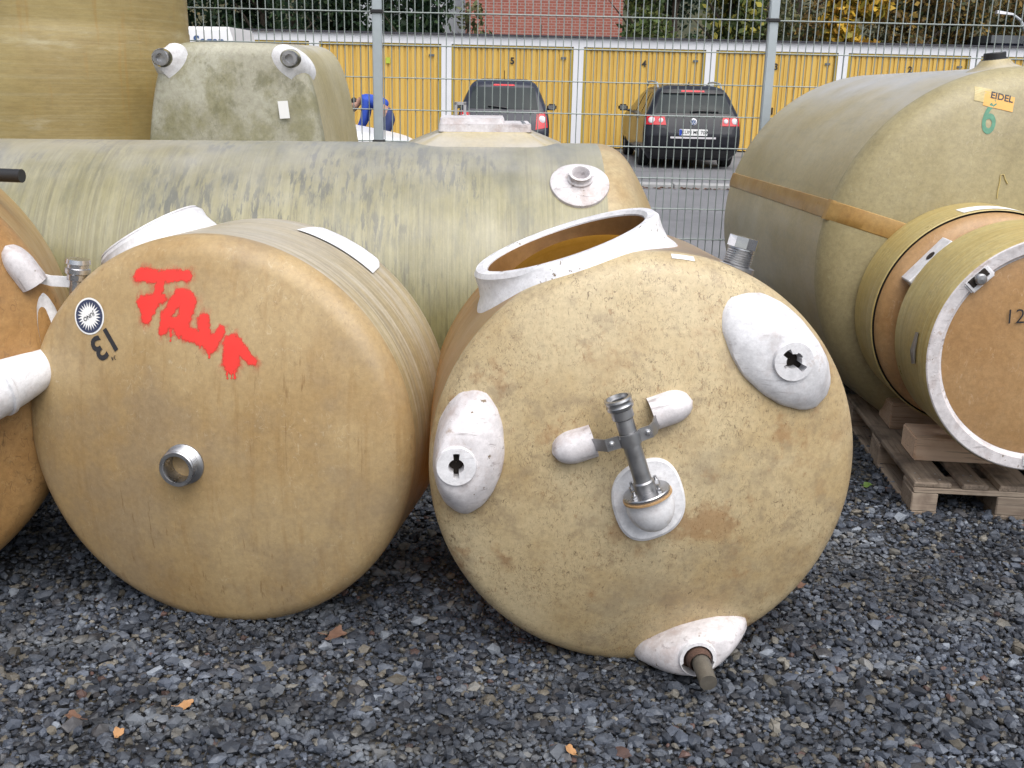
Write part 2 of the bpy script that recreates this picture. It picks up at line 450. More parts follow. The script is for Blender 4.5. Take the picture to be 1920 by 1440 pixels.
def obj(name, mesh, mat=None, parent=None, T=None, smooth=35):
    if isinstance(mesh, MB): mesh = mesh.mesh(name, smooth)
    if mat is not None and not mesh.materials: mesh.materials.append(M[mat])
    o = bpy.data.objects.new(name, mesh)
    COL.objects.link(o)
    if parent is not None: o.parent = parent
    if T is not None: o.matrix_local = T
    return o
def tag(o, label=None, cat=None, group=None, kind=None):
    if label: o['label'] = label
    if cat: o['category'] = cat
    if group: o['group'] = group
    if kind: o['kind'] = kind
    return o
def empty(name, loc, label, cat, group=None, rz=0.):
    o = bpy.data.objects.new(name, None)
    o.empty_display_size = .2
    COL.objects.link(o); o.location = loc; o.rotation_euler = (0, 0, rz)
    return tag(o, label, cat, group)
def bevel_box(name, d, w=.004, seg=1, jitter=0.):
    b = bmesh.new(); bmesh.ops.create_cube(b, size=1)
    for v in b.verts: v.co = Vector((v.co.x * d[0], v.co.y * d[1], v.co.z * d[2]))
    bmesh.ops.bevel(b, geom=list(b.edges), offset=w, segments=seg, affect='EDGES')
    for v in b.verts: v.co += Vector([random.uniform(-jitter, jitter) for _ in range(3)])
    me = bpy.data.meshes.new(name); b.to_mesh(me); b.free()
    return me
def text_mesh(body, size, name, bold=0.):
    c = bpy.data.curves.new('t', 'FONT'); c.body = body; c.size = size
    c.align_x = 'CENTER'; c.align_y = 'CENTER'; c.offset = bold; c.resolution_u = 4
    o = bpy.data.objects.new('t', c); COL.objects.link(o)
    dg = bpy.context.evaluated_depsgraph_get(); dg.update()
    me = bpy.data.meshes.new_from_object(o.evaluated_get(dg)); me.name = name
    bpy.data.objects.remove(o); bpy.data.curves.remove(c)
    return me
def frame(center, n, roll=0.):
    """matrix: local z = n (towards the viewer), x right, y up"""
    n = Vector(n).normalized()
    x = Vector((0, 0, 1)).cross(n).normalized(); y = n.cross(x)
    R = Matrix((x, y, n)).transposed().to_4x4()
    return Matrix.Translation(center) @ R @ Matrix.Rotation(roll, 4, 'Z')
def axes(o, z, xhint=(1, 0, 0)):
    z = Vector(z).normalized(); xh = Vector(xhint)
    x = (xh - z * xh.dot(z)).normalized(); y = z.cross(x)
    return Matrix.Translation(o) @ Matrix((x, y, z)).transposed().to_4x4()

class Tank:
    """lying vessel of revolution in its own frame: rim plane at z = 0, head bulges to +z"""
    def __init__(s, R, k, Rc): 
        s.R, s.k, s.Rc = R, k, Rc
        s.rc = R - k; s.z0 = -math.sqrt((Rc - k) ** 2 - s.rc ** 2); s.rt = Rc * s.rc / (Rc - k)
    def z(s, r):
        r = min(r, s.R)
        if r <= s.rt: return s.z0 + math.sqrt(s.Rc ** 2 - r * r)
        return math.sqrt(max(0, s.k ** 2 - (r - s.rc) ** 2))
    def zxy(s, x, y): return s.z(math.hypot(x, y))
    def head(s, seg=128, sign=1, base=0.):
        rs = list(np.linspace(.004, s.rt, 26)) + [s.rc + s.k * math.sin(a) for a in np.linspace(math.asin((s.rt - s.rc) / s.k), PI / 2, 14)[1:]]
        b = MB()
        b.lathe([(r, base + sign * s.z(r)) for r in reversed(rs)], seg, caps=(False, True))
        return b
    def body(s, L, seg=160, n=40, hole=None, bulge=0.):
        rr = []
        for i in range(n + 1):
            z = -L * i / n
            r = s.R * (1 + bulge * math.sin(PI * i / n))
            rr.append([(r * math.cos(2 * PI * j / seg), r * math.sin(2 * PI * j / seg), z) for j in range(seg)])
        b = MB(); b.rings(rr)
        if hole:
            a, zc, rh = hole; keep = []
            ax = Vector((math.cos(a), math.sin(a), 0)); tx = Vector((-math.sin(a), math.cos(a), 0))
            for f in b.f:
                c = sum((Vector(b.v[i]) for i in f), Vector()) / 4
                if c.dot(ax) > 0 and math.hypot(c.dot(tx), c.z - zc) < rh: continue
                keep.append(f)
            b.f = keep
        return b

def leg_pad(tk, ang, r0, a, b, boss, br, ztop, boss_off=(0, 0), n=48):
    """white laminated fairing: oval foot on the head rising to a round boss; returns pad MB and boss frame"""
    t = Vector((-math.sin(ang), math.cos(ang))); nn = Vector((math.cos(ang), math.sin(ang)))
    c0 = nn * r0; c1 = nn * boss + t * boss_off[0]
    rings = []
    for i in range(15):
        w = i / 14; ring = []
        s = w ** 1.05; zw = 1 - (1 - w) ** 1.9
        for j in range(n):
            th = 2 * PI * j / n
            we = 1 + .009 * math.sin(5 * th + ang * 3) + .007 * math.sin(9 * th + ang) + .005 * math.sin(17 * th)
            p0 = c0 + t * (a * we * math.cos(th)) + nn * (b * we * math.sin(th))
            l = p0.length
            if l > tk.R * .992: p0 = p0 * (tk.R * .992 / l)
            p1 = c1 + t * (br * math.cos(th)) + nn * (br * math.sin(th))
            p = p0.lerp(p1, s)
            zb = tk.zxy(p0.x, p0.y) - .004
            lip = .012 if i > 0 else 0
            z = zb + lip * (1 - w) + (ztop - zb) * zw if i > 0 else zb
            ring.append((p.x, p.y, z))
        rings.append(ring)
    m = MB(); m.rings(rings, True)
    return m, (c1.x, c1.y)

def keyhole_boss(cx, cy, z, r, hr, notches, depth=.05, h=.012):
    """round end plate with a slotted hole"""
    n = 72; outer_b, outer_t, inn_t, inn_b = [], [], [], []
    for j in range(n):
        th = 2 * PI * j / n
        rr = hr
        for na, nw, nr in notches:
            dd = (th - na + PI) % (2 * PI) - PI
            if abs(dd) < nw: rr = nr
        outer_b.append((cx + r * math.cos(th), cy + r * math.sin(th), z))
        outer_t.append((cx + (r - .004) * math.cos(th), cy + (r - .004) * math.sin(th), z + h))
        inn_t.append((cx + rr * math.cos(th), cy + rr * math.sin(th), z + h))
        inn_b.append((cx + rr * math.cos(th), cy + rr * math.sin(th), z + h - depth))
    m = MB(); m.rings([outer_b, outer_t, inn_t, inn_b], True)
    return m

def collar(R, ri, ro, hgt, lip=.03, seg=96, tilt=0., knuckle=None):
    """manhole neck standing on a cylinder of radius R; local z radial (0 at the surface crown), x axial, y tangential"""
    prof = [(ro + lip, -.006, 1), (ro + lip * .8, .006, 1), (ro + .006, .018, .95), (ro, .03, .7), (ro, hgt - .012, 0), (ro - .01, hgt, 0), (ri + .012, hgt + .001, 0), (ri + .001, hgt - .008, 0), (ri + .001, hgt - .02, .2)]
    rr = []
    for r, z, w in prof:
        ring = []
        for j in range(seg):
            th = 2 * PI * j / seg
            x, y = r * math.cos(th), r * math.sin(th)
            Rs = R
            if knuckle and x + knuckle[1] > 0:
                Rs = R - knuckle[0] + math.sqrt(max(0.0006, knuckle[0] ** 2 - (x + knuckle[1]) ** 2))
            drop = R - math.sqrt(max(0, Rs * Rs - y * y))
            ring.append((x, y, z - drop * w - tilt * x * (1 - w)))
        rr.append(ring)
    m = MB(); m.rings(rr, True)
    return m

def threaded(prof_r, z0, z1, turns, amp=.0022):
    """profile of a thread between z0 and z1"""
    p = []
    for i in range(turns):
        a = z0 + (z1 - z0) * i / turns; b = z0 + (z1 - z0) * (i + .5) / turns
        p += [(prof_r, a), (prof_r + amp, (a + b) / 2), (prof_r, b)]
    return p

# ================================================================== SETTING
ground = obj('ground', MB().add([(-120, -20, -.03), (120, -20, -.03), (120, 200, -.03), (-120, 200, -.03)], [(0, 1, 2, 3)]), 'asphalt', smooth=0)
tag(ground, kind='structure')
bed = obj('gravel_yard', MB().add([(-30, -15, 0), (30, -15, 0), (30, 7.12, 0), (-30, 7.12, 0)], [(0, 1, 2, 3)]), 'gravel_bed', smooth=0)
tag(bed, kind='structure')
road = obj('road', MB().add([(-60, 7.12, -.012), (60, 7.12, -.012), (60, 16.75, -.012), (-60, 16.75, -.012)], [(0, 1, 2, 3)]), 'asphalt', smooth=0)
tag(road, kind='structure')
kerb = empty('kerb', (0, 16.75, 0), None, None); tag(kerb, kind='structure')
kst = bevel_box('kerb_stone', (.985, .3, .14), .012)
for i in range(24):
    o = obj('kerb_stone', kst, 'concrete', kerb, Matrix.Translation((-12 + i, .17, -.015 + random.uniform(-.004, .004))))
fore = obj('forecourt', MB().add([(-60, 17.05, .045), (60, 17.05, .045), (60, 25.4, .045), (-60, 25.4, .045)], [(0, 1, 2, 3)]), 'asphalt', smooth=0)
tag(fore, kind='structure')
# hillside behind everything
nx, ny = 60, 24; vs = []; fs = []
for j in range(ny + 1):
    for i in range(nx + 1):
        x = -110 + 220 * i / nx; y = 46 + 90 * j / ny
        vs.append((x, y, -.5 + 26 * (j / ny) ** .8 + random.uniform(-.8, .8)))
for j in range(ny):
    for i in range(nx):
        a = j * (nx + 1) + i; fs.append((a, a + 1, a + nx + 2, a + nx + 1))
tag(obj('hillside', MB().add(vs, fs), 'hill'), kind='structure')

# ------------------------------------------------------------------ loose gravel (nobody could count it)
def gravel():
    phi = (1 + 5 ** .5) / 2
    base = np.array([(-1, phi, 0), (1, phi, 0), (-1, -phi, 0), (1, -phi, 0), (0, -1, phi), (0, 1, phi), (0, -1, -phi), (0, 1, -phi), (phi, 0, -1), (phi, 0, 1), (-phi, 0, -1), (-phi, 0, 1)], float)
    base /= np.linalg.norm(base[0])
    tri = np.array([(0, 11, 5), (0, 5, 1), (0, 1, 7), (0, 7, 10), (0, 10, 11), (1, 5, 9), (5, 11, 4), (11, 10, 2), (10, 7, 6), (7, 1, 8), (3, 9, 4), (3, 4, 2), (3, 2, 6), (3, 6, 8), (3, 8, 9), (4, 9, 5), (2, 4, 11), (6, 2, 10), (8, 6, 7), (9, 8, 1)])
    rng = np.random.default_rng(3)
    P = []
    def patch(x0, x1, y0, y1, sp, clip=True):
        gx, gy = np.meshgrid(np.arange(x0, x1, sp), np.arange(y0, y1, sp))
        p = np.stack([gx.ravel(), gy.ravel()], 1) + rng.uniform(-.5, .5, (gx.size, 2)) * sp * 1.2
        if clip: p = p[np.abs(p[:, 0]) < .54 * p[:, 1] + .35]
        P.append(p)
    patch(-2.4, 2.6, 1.95, 3.1, .0148)
    patch(-2.6, 3.0, 3.1, 4.1, .019)
    patch(.95, 2.9, 4.1, 5.4, .024)
    patch(-2.2, .0, 4.1, 4.5, .03)
    p = np.concatenate(P); N = len(p)
    sz = np.clip(rng.lognormal(math.log(.0088), .44, N), .004, .025)
    S = np.stack([sz * rng.uniform(.85, 1.35, N), sz * rng.uniform(.6, 1., N), sz * rng.uniform(.4, .8, N)], 1)
    V = base[None] * (1 + rng.uniform(-.28, .28, (N, 12, 1))) * S[:, None, :]
    a = rng.uniform(0, 2 * PI, N); ca, sa = np.cos(a), np.sin(a)
    t = rng.normal(0, .35, N); ct, st = np.cos(t), np.sin(t)
    y, z = V[..., 1] * ct[:, None] - V[..., 2] * st[:, None], V[..., 1] * st[:, None] + V[..., 2] * ct[:, None]
    x = V[..., 0] * ca[:, None] - y * sa[:, None]; y = V[..., 0] * sa[:, None] + y * ca[:, None]
    hz = .006 + sz * .25 + rng.uniform(0, .008, N) + .006 * np.sin(p[:, 0] * 3.1 + 1) * np.sin(p[:, 1] * 4.3)
    V = np.stack([x + p[:, :1], y + p[:, 1:], z + hz[:, None]], 2).reshape(-1, 3)
    T = (tri[None] + 12 * np.arange(N)[:, None, None]).reshape(-1, 3)
    me = bpy.data.meshes.new('gravel')
    me.vertices.add(len(V)); me.vertices.foreach_set('co', V.ravel())
    me.loops.add(len(T) * 3); me.loops.foreach_set('vertex_index', T.ravel().astype(np.int32))
    me.polygons.add(len(T)); me.polygons.foreach_set('loop_start', np.arange(0, len(T) * 3, 3, dtype=np.int32))
    me.polygons.foreach_set('loop_total', np.full(len(T), 3, np.int32))
    pal = np.array([(.040, .044, .052), (.058, .063, .074), (.085, .09, .10), (.03, .031, .035), (.10, .105, .115), (.115, .095, .068), (.15, .13, .10), (.055, .05, .048), (.17, .175, .18), (.09, .05, .038)])
    w = np.array([.22, .22, .15, .15, .09, .075, .045, .06, .03, .012]); w /= w.sum()
    c = pal[rng.choice(len(pal), N, p=w)] * rng.uniform(.7, 1.35, (N, 1)) * np.array([1.02, 1.11, 1.25])
    c4 = np.concatenate([c, np.ones((N, 1))], 1)
    att = me.attributes.new('tint', 'FLOAT_COLOR', 'POINT')
    att.data.foreach_set('color', np.repeat(c4, 12, axis=0).astype(np.float32).ravel())
    me.update(); me.shade_flat()
    return me
gr = obj('gravel', gravel(), 'gravel_stone')
tag(gr, 'dark blue-grey crushed stone gravel covering the yard', 'gravel', kind='stuff')

# ================================================================== TANKS IN FRONT
# ---- tank with red spray paint
A = Tank(.605, .085, 1.75)
TA = frame((0, .16, .605), (math.sin(rad(-9)), -math.cos(rad(-9)), math.sin(rad(1.5))))
ra = empty('fiberglass_tank', (-.875, 2.80, -.012), 'round tan fiberglass tank with red spray-painted scrawl on its domed end', 'tank')
obj('head', A.head(), 'head_a', ra, TA)
obj('body', A.body(.43), 'body_a', ra, TA)
obj('rear_head', A.head(96, -1, -.43), 'body_a', ra, TA)
def on_head(tk, me, T, off=.0018):
    """lay a flat mesh (xy) on the domed head"""
    for v in me.vertices:
        p = T @ Vector((v.co.x, v.co.y, 0)); v.co = (p.x, p.y, tk.zxy(p.x, p.y) + off + v.co.z)
    me.update(); return me
def at2(x, y, rot=0.): return Matrix.Translation((x, y, 0)) @ Matrix.Rotation(rot, 4, 'Z')
def disc(r, n=48, r2=None, m=None):
    pts = []
    for i in range(n):
        rr = r if r2 is None or i % 2 == 0 else r2
        pts.append((rr * math.cos(2 * PI * i / n), rr * math.sin(2 * PI * i / n), 0))
    return MB().add(pts + [(0, 0, 0)], [(i, (i + 1) % n, n) for i in range(n)])
# outlet stub
st_ = MB()
st_.lathe([(.060, -.02), (.060, .006), (.054, .010)] + threaded(.052, .012, .048, 5) + [(.053, .050), (.050, .054), (.040, .054), (.038, .05), (.038, -.04)], 56)
st_.lathe([(.038, -.035), (.001, -.035)], 40)
stub = obj('outlet_stub', st_, 'steel', ra, TA @ Matrix.Translation((-.036, -.038, A.z(.05))))
obj('plug', MB().lathe([(.036, -.02), (.018, -.018), (.001, -.018)], 40), 'drum_band', stub)
# sticker: dark round badge with a white sunburst and small lettering
LX, LY = -.340, .363
bd = MB().add(*[(lambda m: (m.v, m.f))(disc(.052))][0])
badge = obj('badge_sticker', on_head(A, bd.mesh('badge'), at2(LX, LY), .0016), 'paper', ra, TA)
badge['label'] = 'round sticker with a white sunburst on dark blue'
obj('badge_field', on_head(A, disc(.047).mesh('badge_field'), at2(LX, LY), .0024), 'dark_blue_wall', badge)
obj('sunburst', on_head(A, disc(.041, 48, .025).mesh('sunburst'), at2(LX, LY), .0032), 'paper', badge)
obj('lettering', on_head(A, text_mesh('JUNO', .0165, 'juno', .0003), at2(LX, LY, rad(212)), .0042), 'black_paint', badge)
num = obj('number', on_head(A, text_mesh('13', .098, 'thirteen', .0022), at2(-.286, .2925, rad(-143)), .0022), 'black_paint', ra, TA)
num['label'] = 'black number 13 turned on its side'
obj('number', on_head(A, text_mesh('34', .017, 'small_number'), at2(-.2526, .2535, rad(200)), .0022), 'black_paint', ra, TA)
# spray-painted scrawl, strokes in the head's own xy (metres)
SPRAY = []   # filled below: (x0, y0, x1, y1, w0, w1)
def spray_mesh(tk, strokes, res=.0024):
    xs = [q for s in strokes for q in (s[0], s[2])]; ys = [q for s in strokes for q in (s[1], s[3])]
    x0, x1, y0, y1 = min(xs) - .05, max(xs) + .05, min(ys) - .05, max(ys) + .05
    gx = np.arange(x0, x1, res); gy = np.arange(y0, y1, res)
    X, Y = np.meshgrid(gx, gy)
    wob = .0018 * (np.sin(X * 310 + Y * 190) + np.sin(Y * 420 - X * 130 + 1.3))
    cov = np.zeros_like(X)
    for (ax, ay, bx, by, wa, wb) in strokes:
        dx, dy = bx - ax, by - ay; L = dx * dx + dy * dy + 1e-9
        t = np.clip(((X - ax) * dx + (Y - ay) * dy) / L, 0, 1)
        dist = np.hypot(X - ax - t * dx, Y - ay - t * dy) + wob * .5
        hw = (wa + (wb - wa) * t) / 2
        soft = np.minimum(.010, hw * .6); hw = hw * 1.16
        c = np.clip((hw + soft - dist) / (2 * soft), 0, 1)
        halo = .30 * np.clip(1 - (dist - hw) / .03, 0, 1) * (hw > .008)
        cov = np.maximum(cov, np.maximum(c, halo))
    r = np.hypot(X, Y)
    Z = np.vectorize(tk.z)(r) + .0014
    ny_, nx_ = X.shape
    idx = np.arange(nx_ * ny_).reshape(ny_, nx_)
    q = np.stack([idx[:-1, :-1], idx[:-1, 1:], idx[1:, 1:], idx[1:, :-1]], -1).reshape(-1, 4)
    cf = cov.ravel(); keep = (cf[q].max(1) > .02) & (r.ravel()[q].max(1) < tk.R * .98)
    q = q[keep]; used, inv = np.unique(q, return_inverse=True); q = inv.reshape(-1, 4)
    V = np.stack([X.ravel(), Y.ravel(), Z.ravel()], 1)[used]
    me = bpy.data.meshes.new('spray'); me.from_pydata(V.tolist(), [], q.tolist())
    at = me.attributes.new('cover', 'FLOAT', 'POINT'); at.data.foreach_set('value', cf[used].astype(np.float32))
    me.shade_smooth(); return me
SPRAY = [(-0.1765, 0.4889, -0.0318, 0.4966, 0.0334, 0.0261), (-0.1079, 0.4868, -0.1182, 0.432, 0.0241, 0.0241), (-0.1182, 0.432, -0.1478, 0.3722, 0.0267, 0.0261), (-0.167, 0.416, -0.1034, 0.4297, 0.0288, 0.0261), (-0.1532, 0.4041, -0.1516, 0.3752, 0.0318, 0.0234), (-0.047, 0.4426, -0.0898, 0.3826, 0.0318, 0.0284), (-0.0898, 0.3826, -0.097, 0.3435, 0.0318, 0.0251), (-0.0216, 0.4314, -0.0329, 0.3861, 0.0384, 0.0368), (-0.0329, 0.3861, -0.0451, 0.3437, 0.0368, 0.0318), (-0.0489, 0.4441, -0.0202, 0.4378, 0.0301, 0.0318), (-0.0784, 0.3705, -0.035, 0.3572, 0.0318, 0.0318), (-0.0237, 0.3386, 0.0219, 0.3284, 0.0334, 0.0334), (0.0266, 0.3799, 0.0285, 0.3384, 0.0301, 0.0318), (0.0286, 0.3352, 0.0485, 0.3057, 0.0318, 0.0267), (0.0485, 0.3057, 0.0789, 0.357, 0.0284, 0.0251), (0.1105, 0.3233, 0.1088, 0.2651, 0.0401, 0.0418), (0.1088, 0.2651, 0.1098, 0.2489, 0.0401, 0.0267), (0.1241, 0.3175, 0.1702, 0.2743, 0.0318, 0.0234), (-0.0719, 0.3452, -0.0708, 0.3162, 0.0053, 0.0033), (-0.0466, 0.3372, -0.0462, 0.3249, 0.006, 0.004), (0.018, 0.3217, 0.0186, 0.303, 0.0053, 0.0033), (0.0452, 0.3007, 0.0458, 0.2761, 0.0087, 0.003), (0.099, 0.2484, 0.0994, 0.2216, 0.0053, 0.0043), (0.1108, 0.249, 0.1115, 0.2209, 0.005, 0.004), (0.1202, 0.2511, 0.1209, 0.222, 0.0053, 0.004)]
if SPRAY:
    sp = obj('spray_lettering', spray_mesh(A, SPRAY), 'red_spray', ra, TA)
    sp['label'] = 'red spray-painted scrawl with drips'
# manhole neck on the upper left, seen from its side
aa = rad(122)
Tm = axes((math.cos(aa) * A.R, math.sin(aa) * A.R, -.30), (math.cos(aa), math.sin(aa), 0), (0, 0, 1))
nk = obj('manhole_neck', collar(A.R, .155, .18, .05, .015), 'clean_gelcoat', ra, TA @ Tm)
obj('manhole_lid', MB().lathe([(.171, .0505), (.168, .056), (.155, .058), (.001, .059)], 64), 'clean_gelcoat', nk)
# white laminated patch round the back shoulder
def shoulder_patch(tk, a0, a1, zs, off, L):
    rr = []
    for i in range(33):
        a = a0 + (a1 - a0) * i / 32; e = math.sin(PI * i / 32) ** .35
        ring = []
        for w in np.linspace(0, 1, 11):
            z = zs[0] + (zs[1] - zs[0]) * w * e
            if z >= -L: r = tk.R + off
            else:
                q = min(.98, (-L - z) / tk.k); r = tk.rc + (tk.k + off) * math.sqrt(1 - q * q)
            ring.append((r * math.cos(a), r * math.sin(a), z))
        rr.append(ring)
    m = MB(); m.rings(rr, False); return m
obj('white_patch', shoulder_patch(A, rad(50), rad(76), (-.29, -.50), .005, .43), 'clean_gelcoat', ra, TA)
# side fitting towards the left neighbour
pm = MB(); pm.lathe([(.075, 0), (.07, .02), (.045, .03), (.04, .06)], 32, caps=(False, True))
obj('side_boss', pm, 'white_gelcoat', ra, TA @ axes((-A.R * .985, -.05, -.12), (-1, -.05, 0), (0, 0, 1)))

fiberglass('neck_inside', (.17, .085, .03), (.26, .14, .05), 4., rough=.4, transl=.15, tcol=(.5, .22, .04), seed=16)
# ---- tank with three leg pads and the steel pipe
B = Tank(.61, .095, 1.35)
TB = frame((0, .11, .605), (math.sin(rad(4)), -math.cos(rad(4)), math.sin(rad(2))))
rb = empty('fiberglass_tank', (.378, 2.69, -.012), 'round tan fiberglass tank with open white manhole and steel pipe on its end', 'tank')
obj('head', B.head(), 'head_b', rb, TB)
MA, MZ = rad(109.5), -.262
obj('body', B.body(.60, hole=(MA, MZ, .25)), 'body_b', rb, TB)
obj('rear_head', B.head(96, -1, -.60), 'body_b', rb, TB)
Tm = axes((math.cos(MA) * B.R, math.sin(MA) * B.R, MZ), (math.cos(MA), math.sin(MA), 0), (0, 0, 1))
obj('manhole_neck', collar(B.R, .242, .285, .032, .03, tilt=.035, knuckle=(B.k, MZ)), 'chipped_gelcoat', rb, TB @ Tm)
def liner(R, r, hgt, tilt, seg=96):
    rr = []
    for z, w in ((hgt - .012, 0), (.008, .6), (-.006, 1)):
        ring = []
        for j in range(seg):
            th = 2 * PI * j / seg; x, y = r * math.cos(th), r * math.sin(th)
            ring.append((x, y, z - (R - math.sqrt(R * R - y * y)) * w - tilt * x * (1 - w)))
        rr.append(ring)
    m = MB(); m.rings(rr, True); return m
obj('neck_liner', liner(B.R, .2405, .032, .035), 'neck_inside', rb, TB @ Tm)
# small stuck-on labels along the top shoulder
def shoulder_label(tk, a0, a1, z0, z1, off):
    rr = []
    for i in range(17):
        a = a0 + (a1 - a0) * i / 16; ring = []
        for w in np.linspace(0, 1, 5):
            z = z0 + (z1 - z0) * w
            r = tk.R if z <= 0 else tk.rc + math.sqrt(max(0, tk.k ** 2 - z * z))
            ring.append(((r + off) * math.cos(a), (r + off) * math.sin(a), z))
        rr.append(ring)
    m = MB(); m.rings(rr, False); return m
obj('paper_label', shoulder_label(B, rad(80), rad(86), .03, .05, .002), 'paper', rb, TB)
obj('paper_label', shoulder_label(B, rad(56), rad(72), -.02, .0, .002), 'paper', rb, TB)
# threaded cap fitting
fa = rad(66)
Tf = axes((math.cos(fa) * B.R * .99, math.sin(fa) * B.R * .99, -.055), (math.cos(rad(77)), math.sin(rad(77)), 0), (0, 0, 1))
ft = obj('threaded_nozzle', MB().lathe([(.052, -.02), (.052, .012), (.04, .014)] + threaded(.037, .016, .062, 7) + [(.036, .064), (.02, .066)], 48), 'steel', rb, TB @ Tf)
hexp = [(.043 * math.cos(2 * PI * i / 8), .043 * math.sin(2 * PI * i / 8)) for i in range(8)]
obj('cap', MB().prism(hexp, .064, .094), 'chrome', ft, smooth=0)
# leg pads
ZT = B.z(0) + .012
for i, (ang, bo, knot) in enumerate(((rad(172.5), (.012, 0), 0), (rad(46.8), (-.017, 0), 1), (rad(-73.2), (-.008, 0), 2))):
    pm, (bx, by) = leg_pad(B, ang, (.505, .485, .535)[knot], (.178, .198, .172)[knot], (.095, .112, .075)[knot], (.538, .492, .525)[knot], .053, ZT - .03 + (.02 if knot == 2 else 0), bo)
    p = obj('leg_pad', pm, 'dirty_gelcoat' if knot != 1 else 'white_gelcoat', rb, TB)
    zt = ZT - .03 + (.02 if knot == 2 else 0)
    if knot == 0: ns = [(PI / 2, .28, .036), (-PI / 2, .28, .034)]
    elif knot == 1: ns = [(rad(130), .35, .036), (rad(-35), .3, .038), (rad(215), .2, .03), (rad(50), .35, .026)]
    else: ns = [(rad(250), .9, .05), (rad(330), .4, .047)]
    bs = obj('boss_plate', keyhole_boss(bx, by, zt - .006, .056, .021 if knot < 2 else .042, ns, .06, .018), 'white_gelcoat', p)
    obj('socket', MB().lathe([(.05, zt - .03), (.001, zt - .03)], 32, Matrix.Translation((bx, by, 0))), 'rust' if knot == 2 else 'dark_hole', p)
    if knot == 2:
        lg = MB(); lg.tube([(bx, by, zt - .06), (bx + .004, by, zt + .03), (bx + .004, by - .012, zt + .115)], [.031, .026, .024], 20)
        obj('leg_tube', lg, 'rusty_pipe', p)
        cl_ = MB(); cl_.lathe([(.034, -.02), (.036, 0), (.03, .022)], 24, Matrix.Translation((bx + .002, by, zt + .012)))
        obj('rusted_collar', cl_, 'rust', p)
# two bullet-shaped lugs that hold the pipe strap
def bullet(L, r, zb=0.):
    """half capsule lying on the head: x = 0 cut end, grows to +x, bulges to +z"""
    rr = []
    for i in range(15):
        u = i / 14
        x = L * u; rho = r * (1 if u < .45 else math.sqrt(max(0.0004, 1 - ((u - .45) / .55) ** 2)))
        ring = [(x, rho * 1.0 * math.cos(t), zb - .02 + (rho * 1.05 + .02) * math.sin(t) ** .75) for t in np.linspace(0, PI, 17)]
        rr.append(ring)
    m = MB(); m.rings(rr, False); 
    inner = [(.004, r * .86 * math.cos(t), zb - .02 + (r * .9 + .02) * math.sin(t) ** .75) for t in np.linspace(0, PI, 17)]
    m.rings([[(0, q[1] / .86, zb - .02 + (q[2] - zb + .02) * 1.05) for q in inner], inner, [(.03, q[1], q[2]) for q in inner]], False)
    return m
PD = Vector((-.327, .945, 0)).normalized(); PX = Vector((PD.y, -PD.x, 0))
pc = Vector((-.0925, .163, 0))                      # where the strap crosses the pipe
for sgn, dist, nm in ((-1, .086, 0), (1, .080, 1)):
    p = pc + PX * (sgn * dist) + PD * (-.008 if sgn < 0 else .012)
    T = Matrix.Translation((p.x, p.y, B.zxy(p.x, p.y))) @ Matrix.Rotation(math.atan2(PX.y * sgn, PX.x * sgn) , 4, 'Z')
    lug = obj('lug', bullet(.115, .045), 'dirty_gelcoat', rb, TB @ T)
    obj('lug_core', MB().rings([[(.014, .034 * math.cos(t), .036 * math.sin(t) ** .75) for t in np.linspace(0, PI, 15)], [(.014, .005 * math.cos(t), .002 * math.sin(t)) for t in np.linspace(0, PI, 15)]], False), 'rust', lug)
# pipe with flange and coupling
zp = B.z(.1) + .075
p0 = Vector((-.041, .016, 0)); p1 = Vector((-.124, .256, 0))
Tp = axes((p0.x, p0.y, zp), PD, PX)
PL = (p1 - p0).length
pipe = obj('pipe', MB().lathe([(.0285, 0), (.0285, .03), (.0245, .034), (.0235, .05), (.0235, PL - .04), (.0215, PL)], 40), 'dull_steel', rb, TB @ Tp)
cp = MB(); cp.lathe([(.0235, PL - .045), (.029, PL - .04), (.029, PL - .018), (.0345, PL - .014), (.0365, PL - .006), (.0345, PL - .002), (.0345, PL + .004), (.0365, PL + .008), (.035, PL + .014), (.029, PL + .015), (.027, PL + .006), (.022, PL + .004), (.021, PL - .05), (.001, PL - .055)], 44)
obj('coupling', cp, 'steel', pipe)
obj('flange', MB().lathe([(.001, -.008), (.062, -.008), (.063, 0), (.061, .003), (.028, .0035)], 56), 'steel', pipe)
obj('gasket', MB().lathe([(.05, -.014), (.066, -.014), (.066, -.0085), (.05, -.0085)], 48), 'drum_head', pipe)
for a in (40, 130, 220, 310):
    x, y = .046 * math.cos(rad(a)), .046 * math.sin(rad(a))
    bm = MB(); bm.prism([(.0085 * math.cos(PI * i / 3), .0085 * math.sin(PI * i / 3)) for i in range(6)], .0035, .013, Matrix.Translation((x, y, 0)))
    bm.lathe([(.0045, .013), (.0045, .024), (.001, .0245)], 12, Matrix.Translation((x, y, 0)))
    obj('bolt', bm, 'bright_steel', pipe)
# strap
zs = zp; bar = MB()
hx = .036
l1 = pc - PX * .10 - PD * .008; l2 = pc + PX * .096 + PD * .012
zz = zp - .002
bar.strip([(l1.x, l1.y, B.zxy(l1.x, l1.y) + .018), tuple(pc - PX * .078) [:2] + (zz - .018,), tuple(pc - PX * .062)[:2] + (zz + .004,), tuple(pc - PX * .034)[:2] + (zz + .006,)] , tuple(PD * .034), .005)
bar.strip([tuple(pc + PX * .034)[:2] + (zz + .006,), tuple(pc + PX * .058)[:2] + (zz + .004,), tuple(pc + PX * .072)[:2] + (zz - .014,), (l2.x, l2.y, B.zxy(l2.x, l2.y) + .018)], tuple(PD * .034), .005)
arc = [tuple(pc + PX * (-.036))[:2] + (zz + .007,)]
arc += [tuple(pc + PX * (.0275 * math.cos(t)))[:2] + (zp + .0275 * math.sin(t),) for t in np.linspace(PI * .93, PI * .07, 15)]
